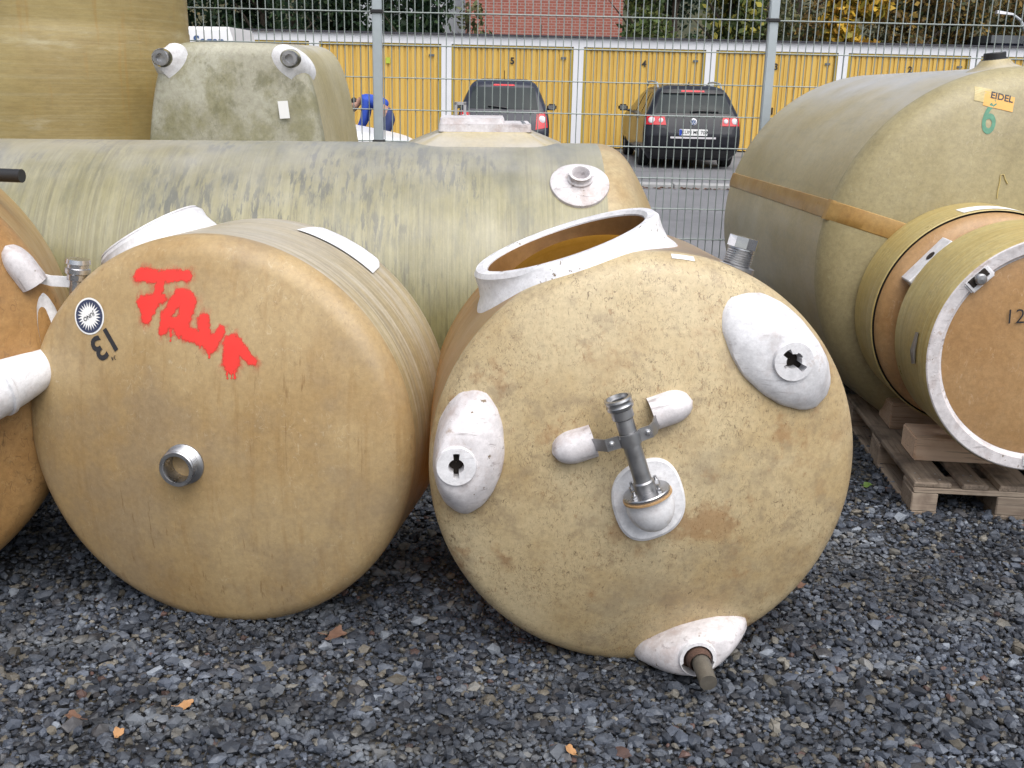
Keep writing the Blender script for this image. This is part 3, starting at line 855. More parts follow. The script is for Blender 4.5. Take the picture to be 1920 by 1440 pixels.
arc += [tuple(pc + PX * .036)[:2] + (zz + .007,)]
bar.strip(arc, tuple(PD * .034), .004)
strap = obj('pipe_strap', bar, 'dull_steel', rb, TB)
for sg in (-1, 1):
    q = pc + PX * (.049 * sg)
    obj('strap_bolt', MB().lathe([(.009, zz), (.009, zz + .009), (.005, zz + .010), (.005, zz + .018), (.001, zz + .0185)], 12, Matrix.Translation((q.x, q.y, 0))), 'bright_steel', strap)
# elbow bowl with its U-shaped laminated rim
q = p0 - PD * .012
bw = MB(); bw.lathe([(.062, 0), (.063, -.02)] + [(.064 * math.cos(t), -.03 - .075 * math.sin(t)) for t in np.linspace(0, PI / 2 - .03, 14)], 48, caps=(True, True))
bowl = obj('elbow_bowl', bw, 'clean_gelcoat', rb, TB @ axes((q.x, q.y, zp - .012), PD, PX))
pts = []
for t in np.linspace(0, 2 * PI, 61)[:-1]:
    ct, st = math.cos(t), math.sin(t)
    pts.append((.098 * abs(ct) ** .8 * (1 if ct > 0 else -1) + .004, .112 * abs(st) ** .8 * (1 if st > 0 else -1) - .042 + .012 * ct))
def tohead(x, y, h):
    p = q + PX * x + PD * y
    return (p.x, p.y, B.zxy(p.x, p.y) + h)
rings = [[tohead(x, y, -.006) for x, y in pts], [tohead(x, y, .010) for x, y in pts], [tohead(x * .94, y * .94, .016) for x, y in pts], [tohead(x * .82, y * .82, .014) for x, y in pts], [tohead(x * .3, y * .3, .02) for x, y in pts]]
obj('elbow_rim', MB().rings(rings, True, (False, True)), 'clean_gelcoat', bowl, (axes((q.x, q.y, zp - .012), PD, PX)).inverted())
kx = text_mesh('k', .026, 'mark', .0006)
obj('mark', kx, 'black_paint', bowl, Matrix.Translation((.012, -.0, 0)) @ axes((0, -.0655 * 0 - .0, -.03), (0, 0, 1)) @ Matrix.Identity(4)) if False else None
mk = MB(); mk.strip([(-.004, 0, 0), (.004, .006, 0), (0, .012, 0)], (.005, 0, 0), .001); 
obj('mark', mk, 'black_paint', bowl, axes((.010, .0652, -.026), (0, 1, -.02), (1, 0, 0)))

# ---- leftmost rust-brown tank, cut by the frame
H = Tank(.75, .12, 1.7)
TH = frame((0, .30, .75), (math.sin(.4), -math.cos(.4), 0))
rh = empty('fiberglass_tank', (-2.07, 2.58, -.012), 'rust-brown fiberglass tank at the left edge with white boss', 'tank')
obj('head', H.head(), 'head_h', rh, TH)
obj('body', H.body(.55), 'body_h', rh, TH)
obj('rear_head', H.head(96, -1, -.55), 'body_h', rh, TH)
pm, (bx, by) = leg_pad(H, rad(8), .70, .16, .035, .69, .025, .09, (.0, 0))
p = obj('leg_pad', pm, 'clean_gelcoat', rh, TH)
sd_ = Vector((-.80, -.20, .56)).normalized()
obj('spout', MB().lathe([(.05, -.06), (.058, .0), (.066, .04), (.074, .09), (.078, .13), (.085, .135), (.086, .148), (.08, .152), (.083, .20), (.084, .265), (.066, .266), (.062, .19), (.001, .19)], 48), 'clean_gelcoat', p, axes((bx - .035, by - .055, .16), sd_) @ Matrix.Scale(.98, 4))
T = Matrix.Translation((.655, .285, H.z(.70))) @ Matrix.Rotation(rad(120), 4, 'Z')
lug = obj('lug', bullet(.135, .042), 'dirty_gelcoat', rh, TH @ T)
ar = MB(); ar.strip([(.66, .305, .08), (.70, .292, .085), (.80, .29, .14)], (.0, .032, 0), .006)
obj('strap', ar, 'clean_gelcoat', rh, TH)
Tq = axes((.762, .20, .15), (.12, 1, 0), (1, 0, 0))
pp = obj('pipe', MB().lathe([(.022, -.1), (.022, .15)], 28), 'bright_steel', rh, TH @ Tq)
obj('coupling', MB().lathe([(.022, .10), (.03, .104), (.03, .12), (.036, .124), (.036, .138), (.031, .14), (.031, .15), (.036, .153), (.034, .166), (.001, .166)], 32), 'bright_steel', pp)
rod = MB(); rod.tube([(-.35, .1, 0), (.30, 0, 0)], .021, 16)
obj('handle_bar', rod, 'black_plastic', rh, Matrix.Translation((.22, .72, 1.328)))

# ---- long cylindrical tank lying across behind
C = Tank(.69, .16, 1.1)
yawC = rad(2.0)
TC = axes((.0, .0, .69), (math.cos(yawC), math.sin(yawC), .012), (0, 0, 1))
rc_ = empty('fiberglass_tank', (.345, 4.55, 0), 'long olive fiberglass cylinder lying across behind the two round tanks', 'tank')
obj('body', C.body(3.3, 144, 60), 'wound_c', rc_, TC)
obj('end_cap', C.head(144), 'cap_c', rc_, TC)
obj('far_cap', C.head(64, -1, -3.3), 'cap_c', rc_, TC)
# local frame of C: x = up, y = towards... (z = along the tank to the right)
def onC(ang, z, r=C.R):      # ang from the crown, positive towards the viewer
    return Vector((math.cos(ang) * r, math.sin(ang) * r, z))
sgnC = 1 if (TC.to_3x3() @ Vector((0, 1, 0))).y < 0 else -1
# oval pad with nozzle on the front
na = rad(36) * sgnC
nd = Vector((math.cos(na), math.sin(na), 0))
Tn = axes(tuple(onC(na, -.105)), tuple(nd), (0, 0, 1))
pd = MB(); rr = []
for (r, z, w) in ((.118, -.004, 1), (.116, .010, 1), (.106, .016, 1), (.07, .020, .8), (.052, .023, .4), (.048, .025, 0)):
    ring = []
    for j in range(64):
        th = 2 * PI * j / 64; y = r * math.sin(th) * 1.05
        ring.append((r * math.cos(th) * 1.0, y, z - w * (C.R - math.sqrt(C.R ** 2 - y * y))))
    rr.append(ring)
pd.rings(rr, True)
noz = obj('nozzle_pad', pd, 'dirty_gelcoat', rc_, TC @ Tn)
nm = MB(); nm.lathe([(.05, .018), (.05, .034), (.046, .038)] + threaded(.043, .040, .052, 2) + [(.046, .054), (.046, .060), (.036, .061), (.03, .05), (.028, .01), (.001, .01)], 40)
obj('nozzle', nm, 'dirty_gelcoat', noz)
# raised hatch on the crown
hz = -.475; ha = -rad(22) * sgnC
Th = axes((C.R - .012, -.20 * sgnC, hz), (1, 0, 0), (0, 0, 1))
hd = MB()
def sq(hx_, hy_, z, r=.06, n=8):
    out = []
    for cx, cy, a0 in ((1, 1, 0), (-1, 1, PI / 2), (-1, -1, PI), (1, -1, 1.5 * PI)):
        for i in range(n + 1):
            a = a0 + PI / 2 * i / n
            out.append((cx * (hx_ - r) + r * math.cos(a), cy * (hy_ - r) + r * math.sin(a), z))
    return out
hd.rings([sq(.42, .36, -.10, .2), sq(.34, .32, -.0, .16), sq(.205, .21, .052, .05), sq(.20, .205, .057, .04)], True, (False, True))
hatch = obj('hatch_neck', hd, 'body_f', rc_, TC @ Th)
hb = MB(); hb.rings([sq(.198, .203, .0575, .02), sq(.196, .2, .088, .02)], True, (False, True))
obj('hatch_frame', hb, 'dirty_gelcoat', hatch)
hl = MB(); hl.rings([sq(.14, .19, .0885, .02), sq(.136, .185, .112, .02)], True, (False, True), Matrix.Translation((-.055, 0, 0)))
obj('hatch_lid', hl, 'dirty_gelcoat', hatch)
lt = MB(); lt.box((-.13, .13 * 1, .14), (.012, .05, .06)); lt.box((-.09, .13, .14), (.012, .05, .06)); lt.box((-.11, .13, .165), (.052, .05, .012))
obj('hatch_latch', lt, 'concrete', hatch, Matrix.Scale(1, 4))
lt2 = MB(); lt2.tube([(.17, -.12, .08), (.17, .16, .08)], .012, 10)
obj('hinge_pin', lt2, 'dull_steel', hatch)

# ---- upright-sectioned pale tank with two nozzle ears
rd = empty('fiberglass_tank', (-1.42, 5.42, 0), 'pale mould-stained tank with two white nozzle ears, behind the long tank', 'tank')
def d_sec(s, y, zoff=0.):
    out = []; n = 96
    for j in range(n):
        th = 2 * PI * j / n
        cx, sx = math.cos(th), math.sin(th)
        ex = 2 / 6.5
        x = .502 * abs(cx) ** ex * (1 if cx > 0 else -1); z = .89 * abs(sx) ** ex * (1 if sx > 0 else -1)
        x *= 1 - .25 * z / .89
        out.append((x * s, z * s, y))
    return out
TD = frame((0, 0, .89), (0, -1, 0))
rings = [d_sec(1 - .075 * (1 - math.sqrt(1 - w * w)) , .075 * w) for w in np.linspace(0, .999, 9)] + [d_sec(s, .075 + .035 * (1 - (s / .925) ** 2)) for s in (.85, .7, .5, .3, .1, .01)]
obj('head', MB().rings(rings, True, (False, True)), 'head_d', rd, TD)
obj('body', MB().rings([d_sec(1 + .02 * i / 8, -1.0 * i / 8) for i in range(9)] + [d_sec(s, -1.0 - .1 * (1 - s)) for s in (.9, .6, .1)], True, (False, True)), 'body_d', rd, TD)
class Flat:
    R = 9.
    def zxy(s, x, y): return .082
for (cx, cy, bx_, by_, rot) in ((.30, .79, .30, .818, rad(-42)), (-.305, .785, -.33, .808, rad(42))):
    n = 40; rr = []
    for i in range(9):
        w = i / 8; ring = []
        for j in range(n):
            th = 2 * PI * j / n
            x0, y0 = .112 * math.cos(th), .075 * math.sin(th)
            px, py = cx + x0 * math.cos(rot) - y0 * math.sin(rot), cy + x0 * math.sin(rot) + y0 * math.cos(rot)
            zb = .074 if abs(px) < .3 else .074 - 1.1 * max(0, abs(px) - .29)
            qx, qy = bx_ + .052 * math.cos(th), by_ + .045 * math.sin(th)
            ring.append((px + (qx - px) * w, py + (qy - py) * w, zb + (.092 - zb) * (1 - (1 - w) ** 1.4)))
        rr.append(ring)
    ear = obj('nozzle_ear', MB().rings(rr, True), 'clean_gelcoat', rd, TD)
    obj('nozzle', MB().lathe([(.036, .08), (.038, .122), (.036, .126), (.02, .126), (.018, .1), (.001, .1)], 36, Matrix.Translation((bx_, by_, 0))), 'steel', ear)
obj('paper_label', MB().add([(-.025, -.042, .1), (.025, -.042, .1), (.022, .042, .1), (-.028, .042, .1)], [(0, 1, 2, 3)]), 'paper', rd, TD @ Matrix.Translation((.262, .575, .009)) @ Matrix.Rotation(rad(4), 4, 'Z'))

# ---- tall standing tank at the upper left
re_ = empty('storage_tank', (-2.575, 6.1, 0), 'tall standing ochre wound fiberglass tank in the upper left corner', 'tank')
obj('shell', MB().lathe([(.66, 0), (.7, .05), (.702, 1.0), (.70, 1.5), (.703, 1.83), (.697, 1.85), (.70, 1.88), (.70, 2.75)], 128), 'wound_e', re_)
obj('dome', MB().lathe([(.70, 2.75)] + [(.70 * math.cos(t), 2.75 + .22 * math.sin(t)) for t in np.linspace(.1, PI / 2 - .02, 12)], 128, caps=(False, True)), 'wound_e', re_)

# ---- big tank on the right with the brown seam
Fk = Tank(.865, .15, 2.1)
TF = frame((0, .1, .875), (math.sin(rad(2.5)), -math.cos(rad(2.5)), math.sin(rad(1.2))), rad(-16))
rf = empty('fiberglass_tank', (2.235, 4.66, 0), 'large khaki tank on the right with brown seam band and green numeral', 'tank')
obj('head', Fk.head(144), 'head_f', rf, TF)
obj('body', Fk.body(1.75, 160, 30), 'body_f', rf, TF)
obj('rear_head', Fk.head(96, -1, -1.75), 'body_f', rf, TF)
# seam: raised band along both flanks and across the head
sb = MB()
for sg in (-1, 1):
    rr = []
    for z in np.linspace(-1.78, .0, 20):
        rr.append([((Fk.R + h) * math.cos(a) * sg, (Fk.R + h) * math.sin(a), z) for a, h in ((-.062, -.004), (-.054, .003), (-.02, .007), (.02, .007), (.036, .005), (.042, -.004))])
    sb.rings(rr, False)
hr = []
for x in list(np.linspace(-.999, .999, 81)):
    X = Fk.R * math.sin(x * PI / 2)
    hr.append([(X, y, Fk.zxy(X, y) + h) if abs(X) < Fk.R * .992 else (X * 1.012, y, max(0, Fk.zxy(X, y))) for y, h in ((-.054, -.004), (-.047, .003), (-.02, .007), (.02, .007), (.032, .005), (.037, -.004))])
sb.rings(hr, False)
obj('seam_band', sb, 'seam_f', rf, TF)
ca_ = rad(90 + 16 + 7)
Tcap = axes((math.cos(ca_) * Fk.R, math.sin(ca_) * Fk.R, -.10), (math.cos(ca_), math.sin(ca_), 0), (0, 0, 1))
nk = obj('cap_neck', MB().lathe([(.20, -.06), (.13, -.012), (.08, .01), (.06, .035), (.001, .04)], 48), 'body_f', rf, TF @ Tcap)
obj('black_cap', MB().lathe([(.062, .02), (.06, .035), (.047, .04), (.047, .062), (.044, .066), (.001, .066)], 40), 'black_plastic', nk)
def fF(xw, yw):          # unrolled face coordinates -> rolled local
    a = rad(19); return (xw * math.cos(a) - yw * math.sin(a), xw * math.sin(a) + yw * math.cos(a))
fx, fy = (-.3988, .5533)
ns = obj('numeral', on_head(Fk, text_mesh('6', .15, 'six', .002), at2(fx, fy, rad(16 - 12)) @ Matrix.Diagonal((.85, 1.35, 1, 1)), .0022), 'green_paint', rf, TF)
ns['label'] = 'faded green stencilled numeral 6'
fx, fy = (-.379, .633)
def rect(w, h, n=6):
    return MB().rings([[(-w / 2 + w * i / n, -h / 2 + h * j / 3, 0) for j in range(4)] for i in range(n + 1)], False)
stk = obj('sticker', on_head(Fk, rect(.125, .062).mesh('sticker'), at2(fx, fy, rad(16 - 12)), .0022), 'orange_sticker', rf, TF)
fx2, fy2 = (-.372, .652)
obj('lettering', on_head(Fk, text_mesh('EIDEL', .038, 'sticker_text', .001), at2(fx2, fy2, rad(16 - 12)), .0032), 'black_paint', stk)
fx, fy = (-.447, .640)
obj('sticker_remnant', on_head(Fk, rect(.07, .06).mesh('remnant'), at2(fx, fy, rad(16 - 10)), .002), 'drum_band', rf, TF)
fb = [(-.269, .248), (-.276, .275), (-.28, .31), (-.2865, .345), (-.275, .35), (-.262, .332), (-.247, .318)]
obj('glue_line', MB().tube([(x, y, Fk.zxy(x, y) + .002) for x, y in fb], .003, 6), 'drum_band', rf, TF)

# ================================================================== PALLET, CHOCKS, DRUMS
PXY = (1.60, 3.845); PROT = rad(-4.5)
pal = empty('wooden_pallet', (PXY[0], PXY[1], 0), 'weathered grey wooden pallet under the two drums', 'pallet', rz=PROT)
def board(name, d, c, mat='pallet_wood', parent=pal, mesh=None):
    me = bevel_box(name, d, .004, 1, .0012)
    return obj(name, me, mat, parent, Matrix.Translation(c) @ Matrix.Rotation(random.uniform(-.004, .004), 4, 'Z'))
xs = [(.0725, .145), (.2365, .1), (.40, .145), (.5635, .1), (.7275, .145)]
for x, w in xs: board('deck_board', (w, 1.2, .022), (x, .6, .133))
for y in (.0725, .6, 1.1275): board('stringer_board', (.8, .145, .022), (.4, y, .1105), 'pallet_wood_x')
for y in (.0725, .6, 1.1275):
    for x, w in ((.05, .1), (.4, .145), (.75, .1)): board('block', (w, .145, .078), (x, y, .0605), 'pallet_wood_x')
for x, w in ((.05, .1), (.4, .145), (.75, .1)): board('bottom_board', (w, 1.2, .022), (x, .6, .0115))
nl = bevel_box('nail', (.007, .007, .002), .0005)
for x in (.03, .11, .22, .25): 
    for y in (.04, .1): obj('nail', nl, 'dull_steel', pal, Matrix.Translation((x, y, .1452)))
def chock(c, d, rot, label):
    o = obj('timber_block', bevel_box('timber_block', d, .006, 2, .001), 'fresh_wood', None, Matrix.Translation(c) @ Matrix.Rotation(rot, 4, 'Z'))
    return tag(o, label, 'timber block', 'timber blocks wedged under the drums')
chock((2.01, 4.16, .144 + .0515), (.64, .20, .1), rad(-5), 'pinkish timber block on the pallet under the nearer drum')
chock((2.04, 4.57, .144 + .0615), (.62, .20, .12), rad(-5), 'brown timber block on the pallet under the farther drum')

def drum(name, label, c, R, L, yaw, ring=True):
    r = empty(name, (c[0], c[1], c[2] - R), label, 'drum', 'two short drums on the pallet')
    T = frame((0, 0, R), (math.sin(yaw), -math.cos(yaw), 0))
    return r, T
DR = .455
rdm, T1 = drum('drum', 'nearer short drum on the pallet with white rim ring and pencilled date', (1.985, 3.72, .246 + DR), DR, .3, rad(-3))
obj('shell', MB().lathe([(DR - .02, -.39), (DR, -.375), (DR, -.012), (DR - .006, 0)], 144), 'drum_band', rdm, T1)
obj('rim_ring', MB().lathe([(DR - .0055, .0005), (DR - .010, .004), (DR - .05, .003), (DR - .058, -.012), (DR - .066, -.016)], 144), 'dirty_gelcoat', rdm, T1)
obj('front_panel', MB().lathe([(DR - .064, -.018), (DR - .075, -.014), (.25, -.002), (.12, .004), (.002, .006)], 144, caps=(False, True)), 'drum_head', rdm, T1)
obj('rear_head', MB().lathe([(DR - .02, -.39), (DR - .08, -.42), (.002, -.43)], 96), 'drum_head', rdm, T1)
def rim_clamp(ang, nm):
    x, y = (DR - .045) * math.cos(ang), (DR - .045) * math.sin(ang)
    Tc = T1 @ Matrix.Translation((x, y, .002)) @ Matrix.Rotation(ang - PI / 2, 4, 'Z')
    cl = obj('clamp', bevel_box('clamp', (.105, .05, .022), .006, 2), 'white_gelcoat', rdm, Tc)
    obj('clamp_slot', bevel_box('clamp_slot', (.075, .03, .02), .002), 'dark_hole', cl, Matrix.Translation((0, .008, .004)))
    obj('clamp_bolt', MB().lathe([(.021, 0), (.021, .022), (.016, .028), (.001, .03)], 28, Matrix.Translation((0, .004, .004))), 'dull_steel', cl)
rim_clamp(rad(137), 0); rim_clamp(rad(-88), 1)
dt = text_mesh('12/06', .078, 'date', -.0005)
obj('lettering', dt, 'black_paint', rdm, T1 @ Matrix.Translation((-.108, .148, .0085)) @ Matrix.Rotation(rad(4), 4, 'Z') @ Matrix.Diagonal((.95, 1, 1, 1)))
hg = MB(); hg.tube([(-DR - .004, -.07, -.1), (-DR - .012, -.02, -.1), (-DR * .985 - .012, .05, -.1)], [.008, .011, .007], 10); 
obj('cord', hg, 'dull_steel', rdm, T1)
rd2, T2 = drum('drum', 'farther short drum on the pallet with pinkish shoulder and paper label', (1.97, 4.27, .246 + DR + .008), DR + .008, .3, rad(-2))
DR2 = DR + .008
obj('shell', MB().lathe([(DR2 - .02, -.27), (DR2, -.25), (DR2, -.004), (DR2 - .004, 0)], 144), 'drum_band', rd2, T2)
obj('seam_ring', MB().lathe([(DR2 - .006, -.006), (DR2 - .009, -.012), (DR2 - .012, -.006), (DR2 - .014, .002)], 144), 'dark_hole', rd2, T2)
obj('front_head', MB().lathe([(DR2 - .012, .001), (DR2 - .018, .022), (DR2 - .04, .05), (DR2 - .08, .066), (.2, .085), (.002, .09)], 144, caps=(False, True)), 'drum_head', rd2, T2)
obj('rear_head', MB().lathe([(DR2 - .02, -.27), (DR2 - .08, -.30), (.002, -.31)], 96), 'drum_head', rd2, T2)
a0 = rad(92)
lb = MB(); lb.rings([[((DR2 + .0015) * math.cos(a), (DR2 + .0015) * math.sin(a), z) for z in (-.115, -.02)] for a in np.linspace(rad(74), rad(107), 20)], False)
obj('paper_label', lb, 'paper', rd2, T2)
wb = bevel_box('nozzle_block', (.225, .10, .10), .004, 1)
aw = rad(139)
nb = obj('nozzle_block', wb, 'clean_gelcoat', rd2, T2 @ Matrix.Translation((math.cos(aw) * .36, math.sin(aw) * .36, .105)) @ Matrix.Rotation(aw - PI / 2, 4, 'Z'))
obj('nozzle_bore', MB().lathe([(.02, 0), (.02, .002), (.001, .002)], 24), 'dark_hole', nb, axes((.02, .0505, .012), (0, 1, 0)))

# ================================================================== FENCE
FY = 7.0
fence = empty('mesh_fence', (0, FY, 0), 'grey-green double-bar mesh fence between the yard and the road', 'fence')
FX = [-3.40, -.905, 1.597, 4.10]
FTOP = 2.43
pm = bevel_box('post', (.06, .05, 2.75), .006, 2)
capm = bevel_box('clamp', (.075, .07, .022), .003)
HZ = [.07 + .2 * i for i in range(12)]
HZ = [.022 + .2 * i for i in range(13)]
for x in FX:
    p = obj('post', pm, 'fence_coat', fence, Matrix.Translation((x, -.045, 1.35)))
    for z in (HZ[2], HZ[6], HZ[10]):
        obj('clamp', capm, 'black_plastic', p, Matrix.Translation((0, 0, z - 1.35)))
vw = MB(); vw.tube([(0, 0, .01), (0, 0, FTOP + .03)], .0036, 6); vwm = vw.mesh('vertical_wire')
x = FX[0]; k = 0
X0 = FX[0] + .03
nW = int((FX[-1] - X0) / .05)
for i in range(nW + 1):
    obj('vertical_wire', vwm, 'fence_wire', fence, Matrix.Translation((X0 + i * .05, 0, 0)))
for j in range(3):
    L0, L1 = FX[j] + .012, FX[j + 1] - .012
    hw = MB(); hw.tube([(L0, 0, 0), (L1, 0, 0)], .0042, 6); hwm = hw.mesh('horizontal_wire')
    for z in HZ:
        for dy in (-.0075, .0075):
            obj('horizontal_wire', hwm, 'fence_wire', fence, Matrix.Translation((0, dy, z)))

# ================================================================== GARAGES
GY, GP = 25.0, 3.03
PX0 = -1.675
def garage(i, num, label):
    """i-th bay; left pillar centre at PX0 + i*GP"""
    x = PX0 + i * GP
    gap = -.03 if i == -1 else 0
    r = empty('garage', (x + GP / 2, GY, .045), label, 'garage', 'row of yellow-doored garages')
    hw = GP / 2 - .006
    w = MB()
    w.box((-hw + .055, .06, 1.135), (.11, .12, 2.27)); w.box((hw - .055, .06, 1.135), (.11, .12, 2.27))
    w.box((0, .06, 2.37), (2 * hw, .12, .2))
    w.box((-hw + .05, 3., 1.2), (.1, 5.7, 2.5)); w.box((hw - .05, 3., 1.2), (.1, 5.7, 2.5)); w.box((0, 5.8, 1.2), (2 * hw - .004, .1, 2.49))
    obj('wall', w, 'white_paint', r, smooth=0)
    rf_ = MB(); rf_.box((0, 2.9, 2.49), (2 * hw + .004, 5.95, .035))
    obj('roof', rf_, 'felt_roof', r, smooth=0)
    ow = GP - .236
    fr = MB(); fr.box((-ow / 2 + .03, .05, 1.125), (.058, .07, 2.25)); fr.box((ow / 2 - .03, .05, 1.125), (.058, .07, 2.25)); fr.box((0, .05, 2.24), (ow - .121, .07, .05))
    door = empty_part('door', r)
    obj('frame', fr, 'frame_olive', door, smooth=0)
    # ribbed sheet
    n = 21; dw = ow - .125; pts = []
    for q in range(n):
        a = -dw / 2 + dw * q / n; p_ = dw / n
        pts += [(a, 0), (a + p_ * .07, -.03), (a + p_ * .66, -.03), (a + p_ * .73, 0)]
    pts.append((dw / 2, 0))
    sh = MB(); sh.rings([[(px, .075 + py, .03) for px, py in pts], [(px, .075 + py, 2.215) for px, py in pts]], False)
    obj('panel', sh, 'door_yellow', door, smooth=0)
    obj('handle', bevel_box('handle', (.03, .05, .16), .006), 'black_plastic', door, Matrix.Translation((0, .03, .95)))
    obj('maker_plate', bevel_box('maker_plate', (.12, .012, .05), .003), 'shutter_grey', door, Matrix.Translation((dw / 2 - .16, .022, 2.02)))
    if num:
        t = text_mesh(num, .20, 'door_number', .006)
        obj('door_number', t, 'black_paint', door, axes((.0 if num != '2' else .05, .026, 1.93), (0, -1, 0), (1, 0, 0)))
    return r
def empty_part(name, parent):
    o = bpy.data.objects.new(name, None); COL.objects.link(o); o.parent = parent; o.empty_display_size = .1
    return o
bays = [(-3, '', 'garage with yellow ribbed door farthest left, mostly hidden behind the pale tank'),
        (-2, '', 'unnumbered garage with yellow ribbed door left of the dark joint in the row'),
        (-1, '', 'garage with yellow ribbed door behind the bending person in blue'),
        (0, '5', "yellow-doored garage behind the grey hatchback"), (1, '4', "yellow-doored garage behind the black estate car"),
        (2, '3', "yellow-doored garage crossed by the right fence post"), (3, '2', "yellow-doored garage half hidden by the large khaki tank's top"),
        (4, '1', 'garage with yellow ribbed door at the right end of the row'), ]
for b_ in bays: garage(*b_)
sg = MB(); sg.box((0, 0, 0), (.10, .004, .13))
o = tag(obj('door_sticker', sg, 'green_paint', None, Matrix.Translation((-3.02, 25.02, 1.93)), smooth=0), 'small green sticker on the door behind the fence post', 'sticker')
o.data.materials.clear(); plain('lime', (.42, .50, .05), .5); o.data.materials.append(M['lime'])

# ================================================================== CARS
class Car:
    def __init__(s, tab, n=5.):
        a = np.array(tab, float); s.zs = a[:, 0]; s.n = n
        zz = np.linspace(s.zs[0], s.zs[-1], 90); s.zz = zz
        def sm(v):
            y = np.interp(zz, s.zs, v); k = np.ones(5) / 5
            yp = np.concatenate([np.repeat(y[0], 2), y, np.repeat(y[-1], 2)])
            return np.convolve(yp, k, 'valid')
        s.W, s.YR, s.YF = sm(a[:, 1]), sm(a[:, 2]), sm(a[:, 3])
    def par(s, z): return np.interp(z, s.zz, s.W), np.interp(z, s.zz, s.YR), np.interp(z, s.zz, s.YF)
    def rear(s, x, z):
        w, a, b = s.par(z); l = (b - a) / 2; ex = 6.
        q = min(.9999, abs(x) / w)
        return (a + b) / 2 - l * (1 - q ** ex) ** (1 / ex) if False else a + .28 * (1 - (1 - q ** 4.5) ** (1 / 4.5))
    def side(s, y, z):
        w, a, b = s.par(z)
        e = .28
        if y < a + e: q = (a + e - y) / e; return w * max(0, 1 - q ** 4.5) ** (1 / 4.5)
        if y > b - .6: q = (y - b + .6) / .6; return w * max(0, 1 - min(1, q) ** 3.2) ** (1 / 3.2)
        return w
    def outline(s, z):
        w, a, b = s.par(z); pts = []
        for t in np.linspace(0, PI / 2, 12): pts.append((w * math.sin(t) ** (2 / 4.5), a + .28 * (1 - math.cos(t) ** (2 / 4.5))))
        for t in np.linspace(.12, .88, 10): pts.append((w, a + .28 + (b - .6 - a - .28) * t))
        for t in np.linspace(0, PI / 2, 10): pts.append((w * math.cos(t) ** (2 / 3.2), b - .6 + .6 * math.sin(t) ** (2 / 3.2)))
        left = [(-x, y) for x, y in reversed(pts[1:-1])]
        return [(x, y, z) for x, y in pts + left]
    def body(s):
        m = MB(); m.rings([s.outline(z) for z in s.zz], True, (True, True)); return m
    def rpatch(s, quad, off=.008, nu=12, nv=6, thick=.02):
        """quad corners (x, z): bottom-left, bottom-right, top-right, top-left on the tail"""
        rr = []
        for j in range(nv + 1):
            v = j / nv; ring = []
            for i in range(nu + 1):
                u = i / nu
                x = (quad[0][0] * (1 - u) + quad[1][0] * u) * (1 - v) + (quad[3][0] * (1 - u) + quad[2][0] * u) * v
                z = (quad[0][1] * (1 - u) + quad[1][1] * u) * (1 - v) + (quad[3][1] * (1 - u) + quad[2][1] * u) * v
                ring.append((x, s.rear(x, z) - off, z))
            rr.append(ring)
        m = MB(); m.rings(rr, False); return m
    def spatch(s, quad, sg, off=.006, nu=12, nv=6):
        rr = []
        for j in range(nv + 1):
            v = j / nv; ring = []
            for i in range(nu + 1):
                u = i / nu
                y = (quad[0][0] * (1 - u) + quad[1][0] * u) * (1 - v) + (quad[3][0] * (1 - u) + quad[2][0] * u) * v
                z = (quad[0][1] * (1 - u) + quad[1][1] * u) * (1 - v) + (quad[3][1] * (1 - u) + quad[2][1] * u) * v
                ring.append((sg * (s.side(y, z) + off), y, z))
            rr.append(ring)
        m = MB(); m.rings(rr, False); return m
def wheel(parent, x, y, r=.32, w=.21):
    T = Matrix.Translation((x, y, r)) @ Matrix.Rotation(PI / 2, 4, 'Y')
    wh = obj('wheel', MB().lathe([(r * .62, -w / 2), (r * .93, -w / 2), (r, -w * .36), (r, w * .36), (r * .93, w / 2), (r * .62, w / 2)], 36), 'tyre', parent, T)
    rm = MB(); rm.lathe([(r * .63, -w * .42), (r * .57, -w * .36), (.06, -w * .30), (.001, -w * .32)], 30); rm.lathe([(r * .63, w * .42), (r * .57, w * .36), (.06, w * .30), (.001, w * .32)], 30)
    obj('rim', rm, 'lamp_grey', wh)
def mirror(parent, x, y, z, mat):
    b = bevel_box('mirror', (.20, .09, .13), .035, 3)
    m = obj('mirror', b, mat, parent, Matrix.Translation((x, y, z)))
    obj('mirror_glass', bevel_box('mirror_glass', (.15, .006, .09), .02, 2), 'mirror', m, Matrix.Translation((0, -.047, 0)))
    s_ = 1 if x > 0 else -1
    ar = MB(); ar.tube([(0, 0, -.03), (-.16 * s_, .02, -.06)], .022, 8); obj('mirror_arm', ar, 'black_plastic', m)

# dark grey hatchback
HB = Car([(.17, .74, .16, 3.86), (.30, .83, .06, 3.95), (.45, .86, .0, 4.0), (.62, .865, .0, 4.0), (.78, .86, .05, 3.95), (.90, .845, .10, 3.6), (1.0, .815, .14, 3.1), (1.15, .755, .24, 2.85), (1.32, .68, .36, 2.6), (1.44, .62, .46, 2.35), (1.51, .55, .56, 2.1), (1.545, .40, .75, 1.8)])
r = empty('parked_car', (-.275, 19.75, .045), 'dark grey hatchback parked nose to the garages, partly behind the long tank', 'car', 'cars parked before the garages')
obj('body', HB.body(), 'paint_grey', r)
obj('rear_window', HB.rpatch([(-.64, 1.02), (.64, 1.02), (.58, 1.40), (-.58, 1.40)], .010), 'car_glass', r)
obj('brake_light', HB.rpatch([(-.20, 1.425), (.20, 1.425), (.19, 1.455), (-.19, 1.455)], .012, 8, 2), 'red_plastic', r)
